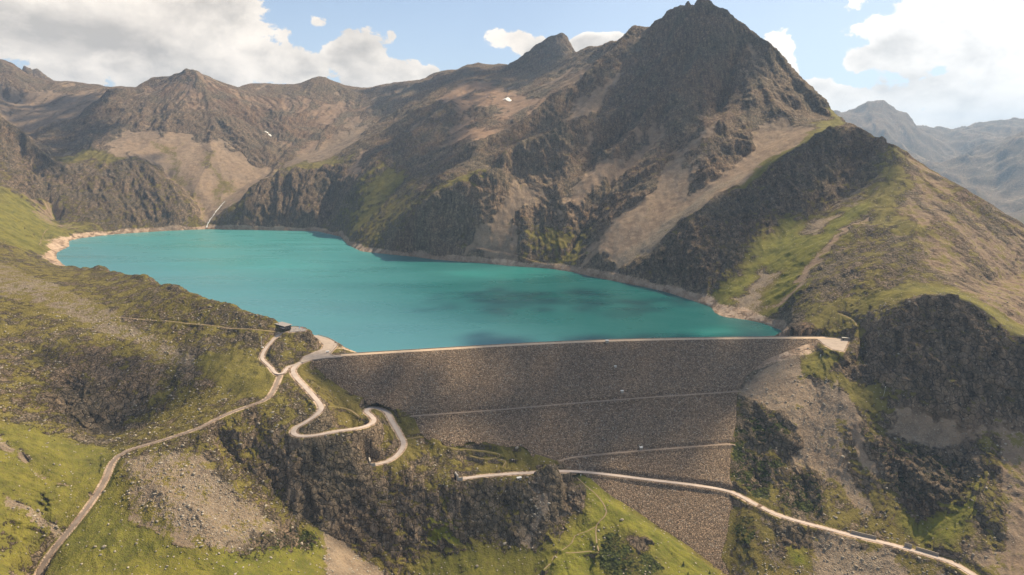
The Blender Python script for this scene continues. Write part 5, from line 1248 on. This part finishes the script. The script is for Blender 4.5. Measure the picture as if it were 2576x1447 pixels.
# marker stones and thin mast
for U, V, h, lab in ((1461, 1197, 1.5, 'white marker post where the meadow path leaves the road'), (2064, 899, 2.6, 'white marker post on the grass below the dam end yard')):
    p = ground_hit(U, V); o = MB().box((0, 0, h/2), (0.8, 0.6, h+0.6), bevel=0.06).build('marker_post', M['white'], loc=p); tag(o, lab, 'post')
p = ground_hit(2222, 1000); r = empty('antenna_mast', (p[0], p[1], p[2]-0.3), 0, 'thin pale mast on the grassy slope under the dark buttress', 'mast')
MB().tube((0, 0, 0), (1.2, 0, 13), 0.12, 0.07, 6).build('pole', M['white'], r); MB().box((1.2, 0, 13), (0.9, 0.5, 0.7)).build('antenna', M['white'], r)

# ---------------------------------------------------------------- people
def person(P, rz, shirt, trousers, lab, pose=0, grp=None):
    bm = bmesh.new(); sk = bm.verts.layers.skin.verify()
    st = 0.18+0.10*pose
    J = {'pel': (0, 0, .95, .15, .11), 'wai': (0, 0, 1.10, .135, .10), 'che': (0, 0, 1.32, .17, .115), 'nec': (0, 0, 1.50, .055, .055), 'hed': (0, .015, 1.62, .088, .10), 'top': (0, .01, 1.72, .075, .085),
         'hl': (.09, 0, .90, .095, .10), 'kl': (.10, st*.6, .50, .062, .065), 'al': (.10, st*.5, .08, .042, .05), 'tl': (.11, st*.5+.16, .04, .035, .03),
         'hr': (-.09, 0, .90, .095, .10), 'kr': (-.10, -st*.2, .50, .062, .065), 'ar': (-.10, -st, .08, .042, .05), 'tr': (-.11, -st+.16, .04, .035, .03),
         'sl': (.20, 0, 1.42, .062, .06), 'el': (.25, -.05-.1*pose, 1.14, .043, .043), 'wl': (.26, .10, .92, .030, .030), 'fl': (.26, .15, .82, .026, .035),
         'sr': (-.20, 0, 1.42, .062, .06), 'er': (-.25, .02, 1.14, .043, .043), 'wr': (-.26, .16, .95, .030, .030), 'fr': (-.26, .22, .87, .026, .035)}
    V_ = {}
    for k, (x, y, z, r0, r1) in J.items():
        v = bm.verts.new((x, y, z)); v[sk].radius = (r0, r1); v[sk].use_root = (k == 'pel'); V_[k] = v
    for a, b in ('pel wai', 'wai che', 'che nec', 'nec hed', 'hed top', 'pel hl', 'hl kl', 'kl al', 'al tl', 'pel hr', 'hr kr', 'kr ar', 'ar tr', 'che sl', 'sl el', 'el wl', 'wl fl', 'che sr', 'sr er', 'er wr', 'wr fr') and [s.split() for s in ('pel wai', 'wai che', 'che nec', 'nec hed', 'hed top', 'pel hl', 'hl kl', 'kl al', 'al tl', 'pel hr', 'hr kr', 'kr ar', 'ar tr', 'che sl', 'sl el', 'el wl', 'wl fl', 'che sr', 'sr er', 'er wr', 'wr fr')]:
        bm.edges.new((V_[a], V_[b]))
    me = bpy.data.meshes.new('person'); bm.to_mesh(me); bm.free()
    o = bpy.data.objects.new('person', me); C.objects.link(o); o.location = P; o.rotation_euler.z = rz
    o.modifiers.new('skin', 'SKIN'); sb = o.modifiers.new('sub', 'SUBSURF'); sb.levels = 1; sb.render_levels = 1
    m, t = new_mat('person_skin_and_clothes'); z = t.node('ShaderNodeSeparateXYZ', {0: t.node('ShaderNodeTexCoord').outputs['Object']}).outputs[2]
    c = t.mix(t.math('GREATER_THAN', z, 0.97), trousers, shirt); c = t.mix(t.math('GREATER_THAN', z, 1.49), c, (0.45, 0.28, 0.20)); c = t.mix(t.math('LESS_THAN', z, 0.10), c, (0.03, 0.03, 0.03))
    b = t.node('ShaderNodeBsdfPrincipled', {'Base Color': c, 'Roughness': 0.85}); t.node('ShaderNodeOutputMaterial', {'Surface': b.outputs[0]})
    me.materials.append(m); tag(o, lab, 'person', grp)
    hr = MB().ball((0, -0.005, 1.70), 0.105, (0.95, 1.05, 0.8)).build('hair', M['darkwood'], o)
    return o
dk, bl_, rd_c, gy_c, wh = (0.03, 0.03, 0.035), (0.05, 0.09, 0.2), (0.35, 0.05, 0.04), (0.12, 0.12, 0.12), (0.5, 0.5, 0.5)
PEO = [(744.2, 829, tz, dk, dk, 'person in dark clothes standing in the middle of the terrace'), (739.3, 831, tz, bl_, dk, 'person in a blue top near the hut side of the terrace'),
       (741.8, 832, tz, gy_c, dk, 'person in a grey top beside the one in blue on the terrace'), (752, 832.6, tz, rd_c, dk, 'person in a red top at the road side of the terrace'),
       (755.3, 832.8, tz, dk, bl_, 'person in dark top and blue trousers at the road side of the terrace'), (762, 831, tz, gy_c, bl_, 'person in grey top and blue trousers at the terrace corner railing'),
       (840.2, 872, 0, dk, dk, 'person in dark clothes walking on the yard below the bench'), (831, 883.5, 0, dk, gy_c, 'person in dark top and grey trousers near the information stand'),
       (828.5, 892, 0, gy_c, dk, 'person in grey top standing right beside the information stand'), (820, 901, 0, bl_, dk, 'person in blue top at the rim of the dam face')]
for i, (U, V, z, a, b, lab) in enumerate(PEO): person(PX(U, V, z=z), i*1.7, a, b, lab, pose=(i % 3)*0.5, grp='hikers around the dam and terrace')
for i, (U, V, zz, lab) in enumerate([(710.5, 838.5, 19.2, 'person in a red top walking up the hut road'), (716.5, 835.2, 20.8, 'person in a white top walking near the upper end of the hut road')]):
    q = PX(U, V, z=zz); person((q[0], q[1], zz+0.05), 2.0+i, (rd_c, wh)[i], dk, lab, 1.0, 'hikers around the dam and terrace')
for i, (x, lab) in enumerate([(-118, 'person in dark clothes walking on the left part of the dam crest'), (-75, 'person in white top walking on the left part of the dam crest'), (205, 'person in blue top walking on the right part of the dam crest')]):
    k = int(np.argmin(abs(cs[:, 0]-x))); person((cs[k, 0], cs[k, 1], 0.14), 1.4, (dk, wh, bl_)[i], dk, lab, 1.0, 'hikers around the dam and terrace')
GT = spline(ROADS['gravel_track']['pts'], 3.0); k = int(np.argmin(abs(GT[:, 0]+334)))
person(tuple(GT[k]), 1.0, dk, rd_c, 'person in dark top and red trousers walking up the gravel track', 1.0, 'hikers around the dam and terrace')
# ================================================================ vegetation, stones, snow, stream
def tree_mesh(seed, h):
    rnd = random.Random(seed); bm = bmesh.new(); n = 11
    for L_ in range(n):
        f = L_/(n-1); z = h*(0.12+0.84*f); rr = h*0.23*(1-f)**0.85+0.06
        for k in range(int(13-7*f)):
            a = rnd.uniform(0, 6.283); r_ = rr*rnd.uniform(0.7, 1.15)
            for s_ in range(3):
                q = r_*(0.35+0.33*s_)*rnd.uniform(.85, 1.1); an = a+rnd.uniform(-.25, .25); zz = z-q*0.42+rnd.uniform(-.12, .12)*h/8
                c = Vector((math.cos(an)*q, math.sin(an)*q, zz)); sz = h*0.055*(1.1-0.5*f)
                d1 = Vector((rnd.gauss(0, 1), rnd.gauss(0, 1), rnd.gauss(0, .5))).normalized()*sz; d2 = Vector((rnd.gauss(0, 1), rnd.gauss(0, 1), rnd.gauss(0, .5))).normalized()*sz
                bm.faces.new([bm.verts.new(c+d1), bm.verts.new(c+d2), bm.verts.new(c-d1*0.8)]); bm.faces.new([bm.verts.new(c-d2), bm.verts.new(c+d1*.6), bm.verts.new(c-d1+Vector((0, 0, -sz*.4)))])
    for k in range(6):
        sz = h*0.03; c = Vector((0, 0, h*(0.93+0.015*k))); bm.faces.new([bm.verts.new(c+Vector((sz, 0, -sz))), bm.verts.new(c+Vector((-sz, rnd.uniform(-sz, sz), -sz))), bm.verts.new(c+Vector((0, 0, sz*2)))])
    me = bpy.data.meshes.new('crown'); bm.to_mesh(me); bm.free(); me.materials.append(M['needles']); return me
CR = [tree_mesh(s_, 5.0) for s_ in range(4)]
TR = [(1649, 1312, 4.6, 'tallest conifer at the upper end of the meadow, beside the dam foot'), (1638, 1301, 2.2, 'tiny conifer just above the tall one at the upper end of the meadow'), (1755, 1373, 5.2, 'broad dark conifer on the edge between the meadow and the rockfill'),
      (1777, 1393, 4.4, 'slender conifer on the meadow edge just below the broad dark one'), (1789, 1406, 3.0, 'small conifer on the meadow edge below the slender one'), (1719, 1424, 5.0, 'conifer in the middle of the lower meadow'),
      (1785, 1444, 4.2, 'conifer at the bottom edge of the picture on the meadow'), (1817, 1432, 4.8, 'last conifer down the meadow edge, by the foot of the rockfill'), (1731, 1446, 3.4, 'small conifer at the bottom of the meadow, near the picture edge'),
      (1690, 1396, 2.6, 'tiny conifer between the tall upper one and the lower meadow tree'), (2061, 1256, 7.5, 'tall pale green conifer on top of the shrubby knoll above the road'), (2066, 1290, 6.0, 'dark conifer low on the shrubby knoll above the road'),
      (2010, 1275, 4.5, 'conifer at the left side of the shrubby knoll above the road'), (2230, 1290, 4.5, 'lone conifer on the grass slope right of the shrubby knoll'), (731, 1338, 5.0, 'left one of the conifers above the dark hollow at the gorge'),
      (747, 1338, 5.5, 'right one of the conifers above the dark hollow at the gorge'), (696, 1308, 3.6, 'small conifer on the rocky spur above the dark hollow'), (718, 1354, 4.4, 'conifer on the rim of the dark hollow'), (1345, 1142, 2.0, 'tiny conifer on the grassy shelf beside the rockfill'),
      (2300, 1235, 5.0, 'conifer in the middle of the dark hump above the lush slope'), (2345, 1262, 4.6, 'conifer at the lower right of the dark hump above the lush slope'), (2010, 1400, 3.0, 'tiny conifer below the valley road near the lush patch')]
proto = None
for i, (U, V, h, lab) in enumerate(TR):
    p = ground_hit(U, V)
    if proto is None:
        proto = empty('conifer_tree', (0, 0, 0), 0, lab, 'tree', 'scattered conifers')
        tk = MB().tube((0, 0, -0.5), (0, 0, 4.4), 0.14, 0.03, 7).build('trunk', M['bark'], proto)
        cr = bpy.data.objects.new('crown', CR[0]); C.objects.link(cr); cr.parent = proto; t_ = proto
    else:
        t_ = proto.copy(); C.objects.link(t_)
        for k_, me_ in ((tk, tk.data), (cr, CR[i % 4])):
            c = k_.copy(); c.data = me_; C.objects.link(c); c.parent = t_
    t_.location = (p[0], p[1], p[2]-0.25); s_ = h/5.0; t_.scale = (s_*1.1, s_*1.1, s_); t_.rotation_euler.z = i*1.3; t_['label'] = lab

def cover_of(x, y):
    ly_ = math.log(y); i = int(np.clip(np.searchsorted(i_s, ly_), 0, len(i_s)-1)); j = int(np.clip(np.searchsorted(u_cols, x/y), 0, len(u_cols)-1)); return COV[:, i, j]
ROAD_XY = np.concatenate([spline(r_['pts'], 3.0)[:, :2] for r_ in ROADS.values()])
def clear_of_roads(x, y, d=5): return ((ROAD_XY[:, 0]-x)**2+(ROAD_XY[:, 1]-y)**2).min() > d*d
PL = np.array(DAM_POLY)
YSUB = ROAD_XY[::3]
def scatter(n, seed, prob, ymin=430, ymax=900):
    """random ground points; prob gives the chance from the cover channels"""
    rg = np.random.RandomState(seed); m = n*14
    y = np.exp(rg.uniform(math.log(ymin), math.log(ymax), m)); x = y*rg.uniform(-0.8, 0.8, m)
    i = np.clip(np.searchsorted(i_s, np.log(y)), 0, len(i_s)-1); j = np.clip(np.searchsorted(u_cols, x/y), 0, len(u_cols)-1)
    ok = (rg.rand(m) < prob(COV[:, i, j])) & (DD[i, j] > 2) & (DL[i, j] > 3)
    x, y, i, j = x[ok], y[ok], i[ok], j[ok]
    d2 = np.full(len(x), 1e9)
    for q in YSUB: d2 = np.minimum(d2, (x-q[0])**2+(y-q[1])**2)
    ok = d2 > 49
    for P_ in (PLAZA, LOT, TERRACE): ok &= poly_dist(x, y, P_) > 2
    x, y, i, j = x[ok][:n], y[ok][:n], i[ok][:n], j[ok][:n]
    return np.stack([x, y, VZ[i, j]], 1)
def rock_mesh(rnd, r, bm, P):
    q = bmesh.ops.create_icosphere(bm, subdivisions=1, radius=r)
    a = Matrix.Translation(P) @ Matrix.Rotation(rnd.uniform(0, 6.3), 4, 'Z') @ Matrix.Rotation(rnd.uniform(-.5, .5), 4, 'X') @ Matrix.Diagonal((rnd.uniform(.8, 1.3), rnd.uniform(.6, 1.0), rnd.uniform(.45, .8), 1))
    for v in q['verts']: v.co *= rnd.uniform(0.75, 1.2)
    bmesh.ops.transform(bm, matrix=a, verts=q['verts'])
def np_rocks(name, pts, smin, smax, mat, seed, squash=(.45, .8)):
    """many small stones as one mesh, built with arrays"""
    b = bmesh.new(); bmesh.ops.create_icosphere(b, subdivisions=1, radius=1.0); bv = np.array([v.co[:] for v in b.verts]); bf = np.array([[v.index for v in f.verts] for f in b.faces]); b.free()
    rg = np.random.RandomState(seed); n = len(pts); P = np.array(pts)
    V_ = bv[None]*rg.uniform(.7, 1.25, (n, len(bv), 1)); s_ = smin+(smax-smin)*rg.rand(n, 1, 1)**3
    V_ = V_*s_*np.stack([rg.uniform(.8, 1.4, n), rg.uniform(.6, 1, n), rg.uniform(*squash, n)], -1)[:, None]
    th = rg.uniform(0, 6.3, n); c, s = np.cos(th), np.sin(th); X = V_[..., 0]*c[:, None]-V_[..., 1]*s[:, None]; Y = V_[..., 0]*s[:, None]+V_[..., 1]*c[:, None]
    V_ = np.stack([X+P[:, 0:1], Y+P[:, 1:2], V_[..., 2]+P[:, 2:3]], -1).reshape(-1, 3)
    Fc = (bf[None]+(np.arange(n)*len(bv))[:, None, None]).reshape(-1, 3)
    me = bpy.data.meshes.new(name); me.vertices.add(len(V_)); me.vertices.foreach_set('co', V_.astype(np.float32).ravel())
    me.loops.add(len(Fc)*3); me.loops.foreach_set('vertex_index', Fc.ravel().astype(np.int32)); me.polygons.add(len(Fc)); me.polygons.foreach_set('loop_start', np.arange(0, len(Fc)*3, 3, dtype=np.int32))
    me.update(calc_edges=True); me.materials.append(mat); o = bpy.data.objects.new(name, me); C.objects.link(o); return o
def stone_mat():
    m, t = new_mat('loose_stone'); P = t.node('ShaderNodeTexCoord').outputs['Object']
    v = t.voro(P, 0.45); n = t.noise(P, 1.5, 4)
    c = t.mix(t.node('ShaderNodeSeparateColor', {0: v.outputs['Color']}).outputs[0], (0.19, 0.165, 0.13), (0.42, 0.37, 0.30)); c = t.mix(t.ss(n, .5, .75, 0, .5), c, (0.10, 0.09, 0.06))
    b = t.node('ShaderNodeBsdfPrincipled', {'Base Color': c, 'Roughness': 0.92}); b.inputs['Specular IOR Level'].default_value = 0.15; t.node('ShaderNodeOutputMaterial', {'Surface': b.outputs[0]}); return m
M['loose'] = stone_mat()
tag(np_rocks('scree_stones', scatter(9000, 11, lambda c: 0.25*c[1]+1.0*c[7]*(0.4+c[1])+0.03), 0.35, 1.9, M['loose'], 4), kind='stuff')
tag(np_rocks('meadow_stones', scatter(1800, 12, lambda c: (c[0] > 0.5)*0.5), 0.25, 1.1, M['loose'], 5), kind='stuff')
# countable boulders
BP = [(410//3, 1170), (150, 1172), (452, 1318), (262, 1378), (390, 1243), (500, 1285), (1300, 1130), (1358, 1342), (2135, 1168), (560, 700+60), (270, 705), (230, 735), (1565, 1310), (1200, 1425), (1270, 1370), (2210, 1385), (2120, 1150), (1340, 1265)]
BL = ['grey boulder on the meadow left of the gravel track', 'grey boulder just beside the one on the meadow left of the gravel track', 'pinkish boulder in the middle of the scree below the gravel track', 'low white boulder on the lush grass below the track bend', 'dark grey boulder at the top of the scree below the gravel track', 'grey block on the scree between the track and the gorge', 'small pale block on the grassy shelf above the cliff road', 'rounded pale boulder at the foot of the crag below the cliff road', 'pale boulder on the scree slope right of the rockfill', 'grey slab near the crest of the left hill above the lake', 'long pale slab on the left hill near the far lake end', 'pale block on the scree band of the left hill', 'small block among the grass near the top of the lower meadow', 'dark block on the grass at the bottom centre', 'pale block on the grass right of bottom centre', 'pale boulder below the ribbed retaining walls', 'grey boulder on the grass strip above the road bend', 'boulder on the grey scree under the cliff road']
for i, (U, V) in enumerate(BP):
    p = ground_hit(U, V); rnd = random.Random(40+i)
    if i < 5:
        bm = bmesh.new(); rock_mesh(rnd, 1.9, bm, (0, 0, 0)); bmesh.ops.subdivide_edges(bm, edges=bm.edges[:], cuts=1, use_grid_fill=True)
        for v in bm.verts: v.co *= rnd.uniform(.93, 1.06)
        me = bpy.data.meshes.new('boulder'); bm.to_mesh(me); bm.free(); me.materials.append(M['loose'])
        if i == 0: BM_ = []
        BM_.append(me)
    o = bpy.data.objects.new('boulder', BM_[i % 5]); C.objects.link(o); s_ = rnd.uniform(.75, 1.5); o.scale = (s_, s_, s_*.9); o.location = (p[0], p[1], p[2]+0.2); o.rotation_euler.z = i
    tag(o, BL[i], 'boulder', 'large boulders on the slopes')
# dwarf pine scrub
def scrub():
    pts = scatter(2600, 13, lambda c: np.maximum(0, c[5]-0.3)*0.9)
    rg = np.random.RandomState(8); n = len(pts); P = np.array(pts); k = 26
    s_ = rg.uniform(.6, 1.5, (n, 1)); a = rg.uniform(0, 6.283, (n, k)); el_ = rg.uniform(0, 1.5, (n, k)); rr = s_*rg.uniform(.55, 1.05, (n, k))
    c = np.stack([P[:, 0:1]+rr*np.cos(a)*np.cos(el_)*1.2, P[:, 1:2]+rr*np.sin(a)*np.cos(el_)*1.2, P[:, 2:3]+rr*np.sin(el_)*0.9], -1)
    d1 = rg.normal(0, 1, (n, k, 3))*0.28*s_[..., None]; d2 = rg.normal(0, 1, (n, k, 3))*0.28*s_[..., None]
    V_ = np.stack([c+d1, c+d2, c-d1*.6-d2*.6], 2).reshape(-1, 3); nf = n*k
    me = bpy.data.meshes.new('dwarf_pine_scrub'); me.vertices.add(nf*3); me.vertices.foreach_set('co', V_.astype(np.float32).ravel())
    me.loops.add(nf*3); me.loops.foreach_set('vertex_index', np.arange(nf*3, dtype=np.int32)); me.polygons.add(nf); me.polygons.foreach_set('loop_start', np.arange(0, nf*3, 3, dtype=np.int32))
    me.update(calc_edges=True); me.materials.append(M['scrub']); o = bpy.data.objects.new('dwarf_pine_scrub', me); C.objects.link(o); tag(o, kind='stuff')
scrub()
# snow patches: draped sheets with thickness
def drape(name, ring, mat, lift):
    W = [hit(U, V)[:2] for U, V in ring]; Wx = [w[0] for w in W]; Wy = [w[1] for w in W]
    gx = np.linspace(min(Wx)-6, max(Wx)+6, 40); gy = np.linspace(min(Wy)-6, max(Wy)+6, 40); X, Y = np.meshgrid(gx, gy)
    D = poly_dist(X, Y, W)+perlin(X/14, Y/14, 77)*5; Z = np.array([[ground_z(x, y) for x in gx] for y in gy])+np.clip(-D*0.4+0.5, -2, lift)
    keep = D < 3; kc = keep[:-1, :-1] & keep[1:, 1:] & keep[:-1, 1:] & keep[1:, :-1]
    o = grid_obj(name, X, Y, Z, mat, keep=kc); tag(o, kind='structure'); return o
drape('snow', [(1266, 257.5), (1276, 253), (1287, 256), (1280, 259)], M['snow'], 1.5)
drape('snow', [(668, 339), (672, 340), (684, 351), (682, 352)], M['snow'], 0.8)
# the stream tumbling into the lake
sp = [hit(U, V) for U, V in [(568, 512), (552, 528), (543, 538), (536, 548), (528, 556), (522, 566), (519, 576)]]
S = spline(sp, 5.0); S[:, 2] = [ground_z(p[0], p[1])+0.9 for p in S]; S[:, 2] = np.convolve(np.pad(S[:, 2], 2, mode='edge'), np.ones(5)/5, 'valid')
ribbon('stream', S, 3.0, M['foam'], wj=0.8, skirt=3.0)

# ================================================================ clouds that shade the land (real puffs high above)
def cloud_mat():
    m, t = new_mat('cloud_vapour'); a = t.node('ShaderNodeBsdfDiffuse', {'Color': (0.9, 0.9, 0.9, 1)}); b = t.node('ShaderNodeBsdfTransparent')
    mx = t.node('ShaderNodeMixShader', {0: 0.66, 1: a.outputs[0], 2: b.outputs[0]}); t.node('ShaderNodeOutputMaterial', {'Surface': mx.outputs[0]}); return m
CM = cloud_mat()
SHADE = [  # outline on the ground (photo pixels), fullness, height of the cloud
 ([(1210,872),(1900,850),(2010,880),(1860,1000),(1845,1125),(1420,1150),(1050,1080),(880,990),(780,912),(1120,892),(1090,960),(1160,980),(1190,930)], 1.4, 1500),
 ([(620,1140),(900,1180),(1300,1230),(1400,1300),(1250,1400),(1000,1400),(800,1320),(680,1230)], 1.0, 1500),
 ([(100,880),(400,890),(540,940),(520,1000),(300,1080),(140,1040)], 0.8, 1500),
 ([(1900,440),(2060,360),(2200,370),(2210,440),(2040,520),(1920,580),(1800,720),(1620,690),(1780,540)], 1.5, 1700),
 ([(1250,360),(1500,200),(1700,60),(1790,60),(1850,260),(1700,420),(1500,430),(1300,420)], 0.7, 1900),
 ([(900,400),(1080,270),(1180,240),(1180,390),(1080,470),(950,440)], 0.9, 1900),
 ([(2230,800),(2380,750),(2500,830),(2700,920),(2700,1080),(2450,1030),(2300,1005),(2200,960)], 1.1, 1500),
 ([(0,240),(250,240),(300,330),(100,400),(0,330)], 1.0, 2000),
 ([(900,230),(1250,170),(1400,100),(1420,180),(1250,230),(1000,290)], 0.9, 2000),
 ([(300,400),(400,390),(430,450),(350,440)], 0.9, 1900),
 ([(1060,770),(1250,740),(1500,755),(1720,790),(1600,815),(1380,800),(1200,812),(1100,795)], 0.42, 1500)]
def build_clouds():
    b = bmesh.new(); bmesh.ops.create_icosphere(b, subdivisions=1, radius=1.0); bv = np.array([v.co[:] for v in b.verts]); bf = np.array([[v.index for v in f.verts] for f in b.faces]); b.free()
    rg = np.random.RandomState(17)
    for (ring, dens, H_) in SHADE:
        W = [hit(U, V) for U, V in ring]; Q = np.array(W); sz = math.sqrt((np.ptp(Q[:, 0])*np.ptp(Q[:, 1])))
        pts = []; r0 = min(26, max(9, sz*0.035))
        n = int(1.6*dens*(np.ptp(Q[:, 0])*np.ptp(Q[:, 1]))/(r0*r0)*0.9)
        x = rg.uniform(Q[:, 0].min()-r0*2, Q[:, 0].max()+r0*2, n); y = rg.uniform(Q[:, 1].min()-r0*2, Q[:, 1].max()+r0*2, n)
        d = poly_dist(x, y, [q[:2] for q in W])+perlin(x/(sz*0.25), y/(sz*0.25), 91)*sz*0.14
        ok = rg.rand(n) < np.clip(0.5-d/(r0*3.2), 0, 1); x = x[ok]; y = y[ok]
        z = samp(H0, x, y); h = H_-z+rg.uniform(-1, 1, len(x))*r0*0.8
        cx_ = x+SUN_DIR.x/SUN_DIR.z*h; cy_ = y+SUN_DIR.y/SUN_DIR.z*h; cz_ = z+h
        k = len(x); s_ = r0*rg.uniform(.5, 1.25, (k, 1, 1)); V_ = bv[None]*s_*rg.uniform(.85, 1.1, (k, len(bv), 1))*np.array([1, 1, .65])
        V_ = (V_+np.stack([cx_, cy_, cz_], -1)[:, None]).reshape(-1, 3); Fc = (bf[None]+(np.arange(k)*len(bv))[:, None, None]).reshape(-1, 3)
        me = bpy.data.meshes.new('cloud'); me.vertices.add(len(V_)); me.vertices.foreach_set('co', V_.astype(np.float32).ravel())
        me.loops.add(len(Fc)*3); me.loops.foreach_set('vertex_index', Fc.ravel().astype(np.int32)); me.polygons.add(len(Fc)); me.polygons.foreach_set('loop_start', np.arange(0, len(Fc)*3, 3, dtype=np.int32))
        me.update(calc_edges=True); me.shade_smooth(); me.materials.append(CM); o = bpy.data.objects.new('cloud', me); C.objects.link(o); tag(o, kind='structure')
build_clouds()

# ---------------------------------------------------------------- air
def build_haze():
    m = bpy.data.materials.new('haze_air'); m.use_nodes = True; m.node_tree.nodes.clear(); t = NT(m.node_tree)
    v = t.node('ShaderNodeVolumePrincipled', {'Color': (0.46, 0.68, 1.0, 1), 'Density': HAZE, 'Anisotropy': 0.2})
    t.node('ShaderNodeOutputMaterial', {'Volume': v.outputs[0]})
    bm = bmesh.new(); bmesh.ops.create_cube(bm, size=1.0)
    x0, x1, y0, y1, z0, z1 = -23000, 23000, -400, 16600, float(VZ.min())-2, 1050
    z1 = max(z1, float(VZ.max())+30)
    bmesh.ops.transform(bm, matrix=Matrix.Translation(((x0+x1)/2, (y0+y1)/2, (z0+z1)/2)) @ Matrix.Diagonal((x1-x0, y1-y0, z1-z0, 1)), verts=bm.verts)
    me = bpy.data.meshes.new('haze'); bm.to_mesh(me); bm.free(); me.materials.append(m); o = bpy.data.objects.new('haze', me); C.objects.link(o); tag(o, kind='stuff')
HAZE = 0.000052
if HAZE: build_haze()
